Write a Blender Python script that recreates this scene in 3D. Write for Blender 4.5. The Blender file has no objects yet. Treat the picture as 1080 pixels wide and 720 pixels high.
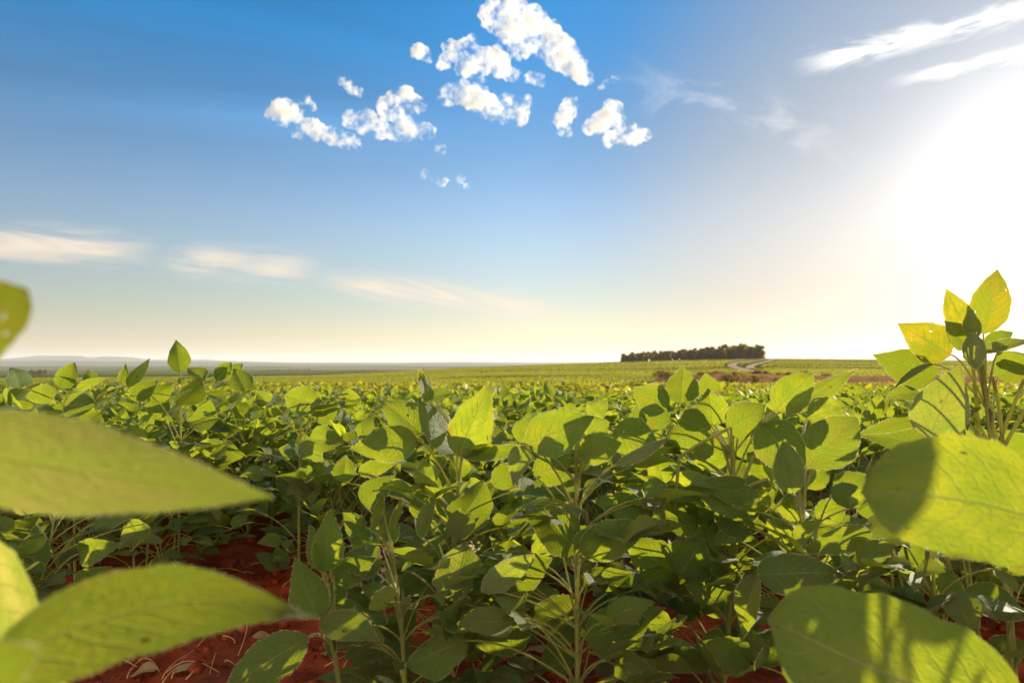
import bpy, bmesh, math, random
import numpy as np
from mathutils import Vector

rng = np.random.RandomState(11)
HAZE_D = 0.00005
R = math.radians
S = bpy.context.scene
COL = S.collection

# ------------------------------------------------------------------ camera
FP = 720.0                      # focal length in pixels of the 1080 px wide photograph (24 mm on full frame)
CAM = np.array((0.0, 0.0, 0.55))
HOR = 383.0
PITCH = math.atan((HOR - 360.0) / FP)
FWD = np.array((0, math.cos(PITCH), math.sin(PITCH)))
UPV = np.array((0, -math.sin(PITCH), math.cos(PITCH)))
RGT = np.array((1.0, 0, 0))


def at(px, py, d):
    return CAM + d * (FWD + RGT * (px - 540) / FP + UPV * (360 - py) / FP)


cd = bpy.data.cameras.new('camera')
cam = bpy.data.objects.new('camera', cd)
COL.objects.link(cam)
cam.location = CAM
cam.rotation_euler = (math.pi / 2 + PITCH, 0, 0)
cd.sensor_width = 36
cd.lens = 24
cd.clip_start = 0.02
cd.clip_end = 90000
cd.dof.use_dof = True
cd.dof.focus_distance = 1.4
cd.dof.aperture_fstop = 7.0
S.camera = cam

# ------------------------------------------------------------------ noise
def _hash(ix, iy, seed):
    h = (ix.astype(np.int64) * 374761393 + iy.astype(np.int64) * 668265263 + seed * 1442695041) & 0x7fffffff
    h = ((h ^ (h >> 13)) * 1274126177) & 0x7fffffff
    return ((h ^ (h >> 16)) & 0xffff) / 65535.0


def vnoise(x, y, seed=0):
    x = np.asarray(x, float); y = np.asarray(y, float)
    ix = np.floor(x); iy = np.floor(y)
    fx = x - ix; fy = y - iy
    fx = fx * fx * (3 - 2 * fx); fy = fy * fy * (3 - 2 * fy)
    a = _hash(ix, iy, seed); b = _hash(ix + 1, iy, seed)
    c = _hash(ix, iy + 1, seed); d = _hash(ix + 1, iy + 1, seed)
    return (a + (b - a) * fx) * (1 - fy) + (c + (d - c) * fx) * fy


def fbm(x, y, oct=4, seed=0):
    s = 0; a = 0.5
    for i in range(oct):
        s = s + a * (vnoise(x, y, seed + i) - 0.5) * 2
        x = np.asarray(x) * 2.03; y = np.asarray(y) * 2.03; a *= 0.5
    return s


def sstep(a, b, x):
    t = np.clip((x - a) / (b - a), 0, 1)
    return t * t * (3 - 2 * t)


# ------------------------------------------------------------------ terrain height
CR_X = np.array([-500, 0, 270, 330, 400, 440, 480, 520, 560, 640, 700, 780, 860, 930, 1080, 1500.])
CR_Y = np.array([400, 399, 397, 396, 393, 391, 388.6, 386.8, 385.2, 382.2, 380.2, 378.2, 378.6, 379.3, 380.5, 381.])


def tz(x, y):
    x = np.asarray(x, float); y = np.asarray(y, float)
    yy = np.maximum(y, 0.2)
    px = np.clip(540 + FP * x / yy, -500, 1500)
    pc = np.interp(px, CR_X, CR_Y)
    near = -0.03 * np.maximum(0, y - 1.5)
    s = np.clip((np.log(np.maximum(yy, 130)) - math.log(130)) / (math.log(600) - math.log(130)), 0, 1)
    py = 407.4 + (pc - 407.4) * (s ** 0.85)
    mid = 0.55 - (py - HOR) / FP * yy
    zc = 0.55 - (pc - HOR) / FP * 600
    b = sstep(600, 1700, yy)
    far = zc * (1 - b) - 25 * b + 2.5 * b * fbm(x / 900, y / 900, 3, 5)
    z = np.where(yy < 130, near, np.where(yy < 600, mid, far))
    # a shallow roll in the hillside
    w = sstep(150, 260, yy) * (1 - sstep(420, 590, yy))
    z = z + w * 0.25 * fbm(x / 60, y / 60, 3, 9)
    return z


def soil(x, y):
    return 0.020 * fbm(x * 6, y * 6, 4, 21) + 0.006 * fbm(x * 40, y * 40, 2, 33) + 0.012 * fbm(x * 17, y * 17, 2, 41)


def at_ground(px, py):
    """the point of the terrain seen at a pixel of the photograph"""
    ds = np.exp(np.linspace(math.log(20), math.log(590), 900))
    xs = (px - 540) / FP * ds
    zs = tz(xs, ds)
    pys = HOR - (zs - 0.55) / ds * FP
    i = int(np.argmin(np.abs(pys - py) + (ds < 110) * 100))
    return xs[i], ds[i], zs[i]


# ------------------------------------------------------------------ mesh building
class MB:
    def __init__(self):
        self.V = []; self.UV = []; self.T = []; self.Q = []; self.QM = []; self.T3 = []; self.TM = []; self.n = 0

    def add(self, v, quads=None, tris=None, uv=None, tint=0.5, mat=0):
        v = np.asarray(v, float).reshape(-1, 3)
        k = len(v)
        self.V.append(v)
        self.UV.append(np.zeros((k, 2)) if uv is None else np.asarray(uv, float))
        self.T.append(np.broadcast_to(np.asarray(tint, float), (k,)).copy())
        if quads is not None and len(quads):
            q = np.asarray(quads, np.int64) + self.n
            self.Q.append(q); self.QM.append(np.full(len(q), mat, np.int32))
        if tris is not None and len(tris):
            t = np.asarray(tris, np.int64) + self.n
            self.T3.append(t); self.TM.append(np.full(len(t), mat, np.int32))
        self.n += k

    def build(self, name, mats, parent=None, origin=(0, 0, 0), smooth=True):
        V = np.concatenate(self.V) - np.asarray(origin, float)
        UV = np.concatenate(self.UV); T = np.concatenate(self.T)
        Q = np.concatenate(self.Q) if self.Q else np.zeros((0, 4), np.int64)
        T3 = np.concatenate(self.T3) if self.T3 else np.zeros((0, 3), np.int64)
        mi = np.concatenate(self.QM + self.TM)
        loops = np.concatenate([Q.ravel(), T3.ravel()]).astype(np.int32)
        tot = np.concatenate([np.full(len(Q), 4), np.full(len(T3), 3)]).astype(np.int32)
        start = np.concatenate([[0], np.cumsum(tot)[:-1]]).astype(np.int32)
        me = bpy.data.meshes.new(name)
        me.vertices.add(len(V)); me.vertices.foreach_set('co', V.ravel().astype(np.float32))
        me.loops.add(len(loops)); me.loops.foreach_set('vertex_index', loops)
        me.polygons.add(len(tot)); me.polygons.foreach_set('loop_start', start); me.polygons.foreach_set('loop_total', tot)
        me.polygons.foreach_set('material_index', mi)
        me.polygons.foreach_set('use_smooth', np.full(len(tot), smooth))
        ul = me.uv_layers.new(name='UVMap')
        ul.data.foreach_set('uv', UV[loops].ravel().astype(np.float32))
        a = me.attributes.new('tint', 'FLOAT', 'POINT'); a.data.foreach_set('value', T.astype(np.float32))
        for m in (mats if isinstance(mats, (list, tuple)) else [mats]):
            me.materials.append(m)
        me.update(calc_edges=True); me.validate()
        o = bpy.data.objects.new(name, me)
        COL.objects.link(o)
        if parent is not None:
            o.parent = parent
        return o


def tag(o, label=None, cat=None, group=None, kind=None):
    if label: o['label'] = label
    if cat: o['category'] = cat
    if group: o['group'] = group
    if kind: o['kind'] = kind
    return o


def empty(name, loc, rz=0.0):
    o = bpy.data.objects.new(name, None)
    COL.objects.link(o)
    o.location = loc
    o.rotation_euler = (0, 0, rz)
    o.empty_display_size = 0.1
    return o


def copy_thing(o, label=None, group=None):
    c = o.copy(); COL.objects.link(c)
    for ch in o.children:
        d = ch.copy(); COL.objects.link(d); d.parent = c
    if label: c['label'] = label
    if group: c['group'] = group
    return c


def unit(v):
    v = np.asarray(v, float)
    return v / max(np.linalg.norm(v), 1e-9)


def rot(v, axis, ang):
    v = np.asarray(v, float); axis = unit(axis)
    return v * math.cos(ang) + np.cross(axis, v) * math.sin(ang) + axis * np.dot(axis, v) * (1 - math.cos(ang))


def grid_quads(nu, nv):
    i, j = np.meshgrid(np.arange(nu), np.arange(nv), indexing='ij')
    a = (j * (nu + 1) + i).ravel()
    return np.stack([a, a + 1, a + nu + 2, a + nu + 1], 1)


def leaf(mb, base, tip, n, width, nu=4, nv=7, fold=0.15, arch=0.06, bend=0.0, wave=0.02, curl=0.0, tint=0.5, hair=0, tipdroop=0.0, mat=0, hairmat=1, r=rng, damage=0, blunt=False, hairlen=1.0):
    """an ovate leaflet from its base to its tip; n is the way its upper side faces"""
    base = np.asarray(base, float); tip = np.asarray(tip, float)
    L = np.linalg.norm(tip - base); a = (tip - base) / L
    n = unit(n - np.dot(n, a) * a); x = np.cross(a, n)
    v = np.linspace(0, 1, nv + 1)
    v = v + 0.10 * np.sin(math.pi * v) * 0  # even spacing
    pk = 0.62 + r.uniform(-0.10, 0.12); qk = 1.02 + r.uniform(-0.14, 0.18)
    if blunt: pk, qk = 0.5, 0.48
    prof = lambda t: (np.clip(t, 0, 1) ** pk) * (np.clip(1 - t, 0, 1) ** qk)
    m = prof(np.array([pk / (pk + qk)]))[0]
    w = prof(v) / m * width * 0.5
    w[0] = width * 0.03; w[-1] = width * 0.012
    u = np.linspace(-1, 1, nu + 1)
    U, Vv = np.meshgrid(u, v)
    W = w[:, None]
    ph1, ph2 = r.uniform(0, 6.28, 2)
    asym = 1 + 0.06 * np.sin(ph1) * np.sign(U)
    if nu >= 6:                                  # an uneven margin
        fr = r.uniform(5, 9)
        asym = asym * (1 + 0.028 * np.sin(fr * Vv * 6.28 / 2 + ph2) * np.abs(U) ** 4 + 0.022 * np.sin(fr * 1.9 * Vv * 3.14 + ph1) * np.abs(U) ** 4)
    X = U * W * asym
    Z = fold * np.abs(X) + arch * L * np.sin(math.pi * Vv) - curl * width * (U ** 2) * (W / (width * 0.5))
    Z += wave * width * np.sin(Vv * r.uniform(5, 9) + ph1 + (U > 0) * ph2) * np.abs(U) ** 1.5
    Z -= tipdroop * L * np.clip(Vv - 0.55, 0, 1) ** 2
    if nu >= 6:                                  # the blade puffs up between its side veins
        ds = Vv - 0.42 * np.abs(U) * np.clip(1 - Vv, 0.2, 1) * 0.8
        Z += 0.012 * width * np.abs(np.sin(ds * 8 * math.pi)) * np.clip(1.2 - np.abs(U), 0, 1) * np.sin(math.pi * Vv)
    Xb = bend * L * np.sin(math.pi * Vv)
    P = base + (X + Xb)[..., None] * x + (Vv * L)[..., None] * a + Z[..., None] * n
    uv = np.stack([U * 0.5 + 0.5, Vv], -1).reshape(-1, 2)
    q = grid_quads(nu, nv)
    if damage:                                   # insect holes: drop a few cells
        drop = r.choice(len(q), damage, replace=False)
        q = np.delete(q, drop, 0)
    mb.add(P.reshape(-1, 3), q, uv=uv, tint=tint, mat=mat)
    if hair:
        edge = np.concatenate([P[:, 0], P[::-1, -1]])
        mid = np.concatenate([P[:, nu // 2], P[::-1, nu // 2]])
        k = r.uniform(0, len(edge) - 1.001, hair)
        i0 = k.astype(int); f = (k - i0)[:, None]
        p = edge[i0] * (1 - f) + edge[i0 + 1] * f
        out = p - (mid[i0] * (1 - f) + mid[i0 + 1] * f)
        out = out / np.maximum(np.linalg.norm(out, axis=1, keepdims=True), 1e-6)
        d = out + r.normal(0, 0.45, (hair, 3)); d /= np.linalg.norm(d, axis=1, keepdims=True)
        hl = hairlen * r.uniform(0.0009, 0.0024, hair)[:, None]
        sd = np.cross(d, r.normal(0, 1, (hair, 3))); sd /= np.maximum(np.linalg.norm(sd, axis=1, keepdims=True), 1e-6)
        sd *= 0.00016
        hv = np.stack([p - sd, p + sd, p + d * hl], 1).reshape(-1, 3)
        mb.add(hv, tris=np.arange(hair * 3).reshape(-1, 3), tint=tint, mat=hairmat)
    return a, n, x


def tube(mb, pts, radii, sides=6, tint=0.5, mat=0, hair=0, hairmat=1, r=rng, hlen=0.0022):
    pts = np.asarray(pts, float); k = len(pts)
    radii = np.broadcast_to(np.asarray(radii, float), (k,)) if np.ndim(radii) else np.full(k, float(radii))
    tan = np.gradient(pts, axis=0)
    tan /= np.maximum(np.linalg.norm(tan, axis=1, keepdims=True), 1e-9)
    ref = np.array((0.3, 0.9, 0.15)) if abs(tan[0][2]) > 0.6 else np.array((0, 0, 1.0))
    A = np.cross(tan, ref); A /= np.maximum(np.linalg.norm(A, axis=1, keepdims=True), 1e-9)
    B = np.cross(tan, A)
    th = np.arange(sides) / sides * 2 * math.pi
    ring = np.cos(th)[None, :, None] * A[:, None] + np.sin(th)[None, :, None] * B[:, None]
    P = pts[:, None] + ring * radii[:, None, None]
    q = []
    for i in range(k - 1):
        for j in range(sides):
            q.append((i * sides + j, i * sides + (j + 1) % sides, (i + 1) * sides + (j + 1) % sides, (i + 1) * sides + j))
    base = np.arange(k)[:, None] / max(k - 1, 1)
    uv = np.stack([np.tile(th / 6.283, (k, 1)), np.tile(base, (1, sides))], -1).reshape(-1, 2)
    mb.add(P.reshape(-1, 3), q, uv=uv, tint=tint, mat=mat)
    if hair:
        t = r.uniform(0, k - 1.001, hair); i0 = t.astype(int); f = (t - i0)[:, None]
        c = pts[i0] * (1 - f) + pts[i0 + 1] * f
        rr = (radii[i0] * (1 - f[:, 0]) + radii[i0 + 1] * f[:, 0])[:, None]
        ang = r.uniform(0, 6.283, hair)[:, None]
        dr = np.cos(ang) * A[i0] + np.sin(ang) * B[i0]
        p = c + dr * rr
        d = dr + r.normal(0, 0.35, (hair, 3)); d /= np.linalg.norm(d, axis=1, keepdims=True)
        sd = np.cross(d, tan[i0]); sd /= np.maximum(np.linalg.norm(sd, axis=1, keepdims=True), 1e-6)
        sd *= 0.00016
        hv = np.stack([p - sd, p + sd, p + d * (hlen * r.uniform(0.5, 1.0, hair)[:, None])], 1).reshape(-1, 3)
        mb.add(hv, tris=np.arange(hair * 3).reshape(-1, 3), tint=tint, mat=hairmat)


def bez(a, b, c, n=8):
    t = np.linspace(0, 1, n)[:, None]
    return (1 - t) ** 2 * np.asarray(a) + 2 * t * (1 - t) * np.asarray(b) + t * t * np.asarray(c)


# ------------------------------------------------------------------ materials
def newmat(name):
    m = bpy.data.materials.new(name); m.use_nodes = True
    nt = m.node_tree
    for n in list(nt.nodes): nt.nodes.remove(n)
    out = nt.nodes.new('ShaderNodeOutputMaterial')
    return m, nt, out


class N:
    """small node helper"""
    def __init__(self, nt): self.nt = nt
    def n(self, t, **kw):
        nd = self.nt.nodes.new(t)
        for k, v in kw.items(): setattr(nd, k, v)
        return nd
    def put(self, sock, v):
        if hasattr(v, 'is_output') or isinstance(v, bpy.types.NodeSocket): self.nt.links.new(v, sock)
        else:
            try: sock.default_value = v
            except Exception: sock.default_value = (*v, 1.0)
    def math(self, op, a, b=0.0, c=None, clamp=False):
        nd = self.n('ShaderNodeMath', operation=op, use_clamp=clamp)
        self.put(nd.inputs[0], a); self.put(nd.inputs[1], b)
        if c is not None: self.put(nd.inputs[2], c)
        return nd.outputs[0]
    def mix(self, f, a, b, blend='MIX'):
        nd = self.n('ShaderNodeMix', data_type='RGBA', blend_type=blend)
        nd.clamp_factor = True
        self.put(nd.inputs[0], f)
        for s, v in ((nd.inputs[6], a), (nd.inputs[7], b)):
            if isinstance(v, bpy.types.NodeSocket): self.nt.links.new(v, s)
            else: s.default_value = (*v[:3], 1.0)
        return nd.outputs[2]
    def noise(self, vec, scale, detail=3, rough=0.55, dist=0.0):
        nd = self.n('ShaderNodeTexNoise')
        if vec is not None: self.nt.links.new(vec, nd.inputs['Vector'])
        nd.inputs['Scale'].default_value = scale; nd.inputs['Detail'].default_value = detail
        nd.inputs['Roughness'].default_value = rough; nd.inputs['Distortion'].default_value = dist
        return nd.outputs['Fac']
    def ramp(self, f, a, b, lo=0.0, hi=1.0, mode='SMOOTHSTEP'):
        nd = self.n('ShaderNodeMapRange', interpolation_type=mode)
        self.put(nd.inputs[0], f)
        for i, v in ((1, a), (2, b), (3, lo), (4, hi)): self.put(nd.inputs[i], v)
        return nd.outputs[0]
    def link(self, a, b): self.nt.links.new(a, b)


def leaf_material(name, dark=(0.045, 0.108, 0.018), light=(0.105, 0.185, 0.030), under=(0.165, 0.225, 0.10), trans=(0.66, 0.68, 0.014), mixf=0.5, detail=True):
    m, nt, out = newmat(name); k = N(nt)
    at_ = k.n('ShaderNodeAttribute', attribute_name='tint').outputs['Fac']
    uv = k.n('ShaderNodeUVMap').outputs[0]
    sep = k.n('ShaderNodeSeparateXYZ'); k.link(uv, sep.inputs[0])
    u = k.math('ABSOLUTE', k.math('MULTIPLY_ADD', sep.outputs[0], 2.0, -1.0)); v = sep.outputs[1]
    geo = k.n('ShaderNodeNewGeometry')
    oi = k.n('ShaderNodeObjectInfo').outputs['Random']
    rnd = k.math('FRACT', k.math('ADD', at_, k.math('MULTIPLY', oi, 0.35)))
    col = k.mix(rnd, dark, light)
    # a pattern of its own for every leaf: the uv is shifted by the leaf's tint
    comb = k.n('ShaderNodeCombineXYZ')
    k.link(k.math('MULTIPLY_ADD', at_, 37.0, sep.outputs[0]), comb.inputs[0]); k.link(k.math('MULTIPLY_ADD', at_, 91.0, v), comb.inputs[1])
    k.link(k.math('MULTIPLY', oi, 13.0), comb.inputs[2])
    lv = comb.outputs[0]
    bs = k.n('ShaderNodeBsdfPrincipled'); tr = k.n('ShaderNodeBsdfTranslucent'); mx = k.n('ShaderNodeMixShader')
    tcol = k.mix(rnd, tuple(c * 0.48 for c in trans), trans)
    if detail:
        blot = k.noise(lv, 3.0, 4, 0.6)
        col = k.mix(k.ramp(blot, 0.42, 0.72, 0, 0.55), col, light)
        # veins: midrib and side veins that sweep toward the tip
        mid = k.ramp(u, 0.015, 0.05, 1.0, 0.0)
        q = k.math('ADD', k.math('MULTIPLY', k.math('SUBTRACT', v, k.math('MULTIPLY', k.math('POWER', u, 1.25), 0.30)), 8.0), k.math('ADD', k.math('MULTIPLY', k.noise(lv, 4.0, 2, 0.5), 0.9), at_))
        sid = k.math('ABSOLUTE', k.math('SUBTRACT', k.math('FRACT', q), 0.5))
        side = k.math('MULTIPLY', k.ramp(sid, 0.0, 0.10, 1.0, 0.0), k.ramp(u, 0.6, 1.0, 1.0, 0.15))
        net = k.n('ShaderNodeTexVoronoi', feature='DISTANCE_TO_EDGE'); k.link(lv, net.inputs['Vector']); net.inputs['Scale'].default_value = 26
        netv = k.ramp(net.outputs['Distance'], 0.0, 0.12, 1.0, 0.0)
        vein = k.math('MAXIMUM', mid, k.math('MULTIPLY', side, 0.75))
        veinn = k.math('MAXIMUM', vein, k.math('MULTIPLY', netv, 0.22))
        col = k.mix(k.math('MULTIPLY', veinn, 0.8), col, (0.27, 0.31, 0.11))
        # downy speckle, dust, rust spots, a dry margin here and there
        sp = k.noise(lv, 190, 2, 0.7)
        col = k.mix(k.ramp(sp, 0.55, 0.8, 0, 0.40), col, (0.24, 0.26, 0.13))
        dry = k.math('MULTIPLY', k.ramp(k.noise(lv, 2.2, 3, 0.6), 0.60, 0.72), k.ramp(u, 0.5, 1.0, 0.0, 0.75))
        dry = k.math('MULTIPLY', dry, k.ramp(rnd, 0.55, 0.9))
        col = k.mix(dry, col, (0.22, 0.15, 0.035))
        spot = k.ramp(k.noise(lv, 22, 2, 0.5), 0.70, 0.76, 0, 0.6)
        col = k.mix(spot, col, (0.13, 0.075, 0.02))
        tcol = k.mix(k.math('MULTIPLY', veinn, 0.72), tcol, (0.29, 0.34, 0.04))
        tcol = k.mix(k.ramp(blot, 0.35, 0.62, 0, 0.7), tcol, (0.28, 0.42, 0.010))
        tcol = k.mix(k.ramp(k.noise(lv, 60, 3, 0.7), 0.45, 0.7, 0, 0.35), tcol, (0.66, 0.66, 0.09))
        tcol = k.mix(dry, tcol, (0.36, 0.21, 0.02))
        tcol = k.mix(spot, tcol, (0.14, 0.07, 0.01))
        ucol = k.mix(k.math('MULTIPLY', veinn, 0.6), under, (0.24, 0.27, 0.13))
        ucol = k.mix(k.ramp(sp, 0.5, 0.8, 0, 0.35), ucol, (0.30, 0.32, 0.2))
        col = k.mix(geo.outputs['Backfacing'], col, ucol)
        h = k.math('ADD', k.math('MULTIPLY', vein, -0.35), k.math('MULTIPLY', k.noise(lv, 30, 4, 0.65), 1.0))
        bp = k.n('ShaderNodeBump'); bp.inputs['Strength'].default_value = 1.0; bp.inputs['Distance'].default_value = 0.0022
        k.link(h, bp.inputs['Height'])
        k.link(bp.outputs[0], bs.inputs['Normal']); k.link(bp.outputs[0], tr.inputs['Normal'])
    else:
        col = k.mix(geo.outputs['Backfacing'], col, under)
    k.link(col, bs.inputs['Base Color']); k.link(tcol, tr.inputs['Color'])
    bs.inputs['Roughness'].default_value = 0.55
    bs.inputs['Specular IOR Level'].default_value = 0.35
    bs.inputs['Sheen Weight'].default_value = 0.12
    bs.inputs['Sheen Roughness'].default_value = 0.4
    bs.inputs['Sheen Tint'].default_value = (0.9, 0.95, 0.7, 1)
    mx.inputs[0].default_value = mixf
    k.link(bs.outputs[0], mx.inputs[1]); k.link(tr.outputs[0], mx.inputs[2])
    if detail:                                   # small holes eaten by insects
        tp = k.n('ShaderNodeBsdfTransparent'); m2 = k.n('ShaderNodeMixShader')
        hole = k.math('MULTIPLY', k.math('GREATER_THAN', k.noise(lv, 7.5, 2, 0.4), 0.735), k.math('MULTIPLY', k.math('GREATER_THAN', u, 0.08), k.math('GREATER_THAN', rnd, 0.35)))
        k.link(hole, m2.inputs[0]); k.link(mx.outputs[0], m2.inputs[1]); k.link(tp.outputs[0], m2.inputs[2]); k.link(m2.outputs[0], out.inputs[0])
    else:
        k.link(mx.outputs[0], out.inputs[0])
    return m


def simple_material(name, col, col2=None, scale=20, rough=0.8, bump=0.0, trans=None, coords='Object', spec=0.05):
    m, nt, out = newmat(name); k = N(nt)
    tc = k.n('ShaderNodeTexCoord').outputs[coords]
    c = col
    f = k.noise(tc, scale, 4, 0.6)
    if col2 is not None:
        c = k.mix(k.ramp(f, 0.35, 0.65), col, col2)
    bs = k.n('ShaderNodeBsdfPrincipled')
    if isinstance(c, tuple): bs.inputs['Base Color'].default_value = (*c, 1)
    else: k.link(c, bs.inputs['Base Color'])
    bs.inputs['Roughness'].default_value = rough; bs.inputs['Specular IOR Level'].default_value = spec
    if bump:
        bp = k.n('ShaderNodeBump'); bp.inputs['Strength'].default_value = 0.6; bp.inputs['Distance'].default_value = bump
        k.link(f, bp.inputs['Height']); k.link(bp.outputs[0], bs.inputs['Normal'])
    if trans:
        tr = k.n('ShaderNodeBsdfTranslucent'); tr.inputs['Color'].default_value = (*trans, 1)
        mx = k.n('ShaderNodeMixShader'); mx.inputs[0].default_value = 0.5
        k.link(bs.outputs[0], mx.inputs[1]); k.link(tr.outputs[0], mx.inputs[2]); k.link(mx.outputs[0], out.inputs[0])
    else:
        k.link(bs.outputs[0], out.inputs[0])
    return m


M_LEAF = leaf_material('soybean leaf')
M_SUN_PALE = leaf_material('sunlit pale leaf', dark=(0.19, 0.20, 0.07), light=(0.30, 0.28, 0.11), under=(0.34, 0.32, 0.17), trans=(0.72, 0.66, 0.11))  # lighter leaf copy: sunlight on the near leaves put into the colour
M_MOTTLE = leaf_material('mottled olive leaf', dark=(0.05, 0.06, 0.012), light=(0.20, 0.17, 0.03), under=(0.16, 0.15, 0.05), trans=(0.50, 0.42, 0.02))
M_FLARE_GOLD = leaf_material('flare gold leaf', dark=(0.09, 0.10, 0.018), light=(0.15, 0.14, 0.025), trans=(0.82, 0.60, 0.012))  # orange lens flare over the top leaves, put into their colour
M_FARLEAF = leaf_material('soybean canopy leaf', light=(0.11, 0.165, 0.025), trans=(0.60, 0.56, 0.012), detail=False)
M_STEM = simple_material('soybean stem', (0.33, 0.37, 0.10), (0.42, 0.39, 0.14), 60, 0.6, 0.0004, trans=(0.50, 0.50, 0.12))
M_HAIR = simple_material('plant down', (0.78, 0.74, 0.50), None, 10, 0.6, trans=(0.85, 0.80, 0.50))
M_POD = simple_material('soybean pod', (0.17, 0.20, 0.06), (0.26, 0.23, 0.09), 90, 0.7, 0.0006, trans=(0.22, 0.24, 0.05))
M_FLOWER = simple_material('dry flower', (0.52, 0.38, 0.32), (0.42, 0.30, 0.16), 200, 0.8, trans=(0.6, 0.45, 0.3))
M_STRAW = simple_material('dry straw', (0.58, 0.36, 0.16), (0.40, 0.22, 0.09), 40, 0.7)
M_CLOD = simple_material('red earth clod', (0.28, 0.052, 0.018), (0.15, 0.025, 0.010), 60, 0.95, 0.004)
M_TREE = leaf_material('eucalyptus leaf', dark=(0.13, 0.11, 0.022), light=(0.23, 0.19, 0.038), under=(0.09, 0.085, 0.02), trans=(0.60, 0.44, 0.04), mixf=0.5, detail=False)
M_BARK = simple_material('pale bark', (0.20, 0.15, 0.10), (0.11, 0.08, 0.05), 1.5, 0.85)
M_BUSH = leaf_material('scrub leaf', dark=(0.06, 0.06, 0.012), light=(0.17, 0.11, 0.02), under=(0.12, 0.09, 0.03), trans=(0.45, 0.30, 0.02), mixf=0.45, detail=False)
M_POLE = simple_material('weathered pole', (0.25, 0.22, 0.19), (0.15, 0.13, 0.11), 2.0, 0.8)
LEAFM = [M_LEAF, M_HAIR]; STEMM = [M_STEM, M_HAIR]

# ------------------------------------------------------------------ plants that grow by rule
def trifoliate(lv, st, tipP, hdir, size, r, nu=4, nv=7, hair=0, upr=0.3):
    """three leaflets at the end of a petiole"""
    hd = unit((hdir[0], hdir[1], 0)); up = np.array((0, 0, 1.0))
    tone = r.uniform(0, 1)
    mood = r.uniform(-0.35, 0.75) * 1.0              # the whole leaf droops or stands
    for kk, ang in ((0, 0), (1, R(62)), (2, -R(62))):
        d = rot(hd, up, ang + r.uniform(-0.2, 0.2))
        elev = mood + r.uniform(-0.3, 0.3) + upr
        a = unit(d * math.cos(elev) + up * math.sin(elev))
        n = unit(-d * math.sin(elev) + up * math.cos(elev))
        n = rot(n, a, r.normal(0, 0.45))
        L = size * (r.uniform(0.9, 1.15) if kk == 0 else r.uniform(0.8, 1.0))
        b = tipP + (hd * 0.22 * size if kk == 0 else d * 0.03 * size)
        if st is not None:
            tube(st, [tipP, (tipP + b) / 2, b], 0.0009, 4)
        leaf(lv, b, b + a * L, n, L * r.uniform(0.60, 0.74), nu, nv, fold=r.uniform(0.05, 0.35), arch=r.uniform(-0.02, 0.10),
             wave=r.uniform(0.01, 0.05), tint=np.clip(tone + r.uniform(-0.15, 0.15), 0, 0.99), hair=hair, tipdroop=r.uniform(0, 0.5), r=r)


def grow(lv, st, h, r, nodes=9, size=0.085, spread=1.0, base=np.zeros(3), nu=4, nv=7, low=0.05, sides=5, hair=0):
    lean = r.normal(0, 0.05, 2)
    pts = [base + np.array((lean[0] * t * t * h * 2, lean[1] * t * t * h * 2, h * t * 0.86)) + np.array((r.normal(0, .004), r.normal(0, .004), 0)) * (t > 0) for t in np.linspace(0, 1, nodes + 1)]
    tube(st, pts, np.linspace(0.0036, 0.0016, nodes + 1), sides, hair=hair * 4)
    az = r.uniform(0, 6.28)
    for i in range(nodes + 1):
        t = i / nodes
        if t < low or (t == 0): continue
        for rep in range(2 if t < 0.9 and r.rand() < 0.75 else 1):
            az += 2.4 + r.normal(0, 0.3)
            p = pts[i]
            pl = spread * (0.06 + 0.13 * math.sin(math.pi * min(1, t * 0.9 + 0.08))) * r.uniform(0.6, 1.25)
            el = R(16 + 54 * t) + r.normal(0, 0.18)
            hd = np.array((math.cos(az), math.sin(az), 0))
            e = p + hd * math.cos(el) * pl + np.array((0, 0, math.sin(el) * pl))
            e[2] = min(e[2], base[2] + h * r.uniform(0.93, 1.03))
            m = p + hd * pl * 0.30 + np.array((0, 0, pl * 0.55))
            tube(st, bez(p, m, e, 6), np.linspace(0.0015, 0.001, 6), 4, hair=hair)
            sz = size * (0.75 if t < 0.25 else 1.0) * (1.0 if t < 0.85 else r.uniform(0.55, 0.85)) * r.uniform(0.85, 1.15)
            trifoliate(lv, st, e, hd, sz, r, nu, nv, hair=hair, upr=0.05 + 0.45 * t)


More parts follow.
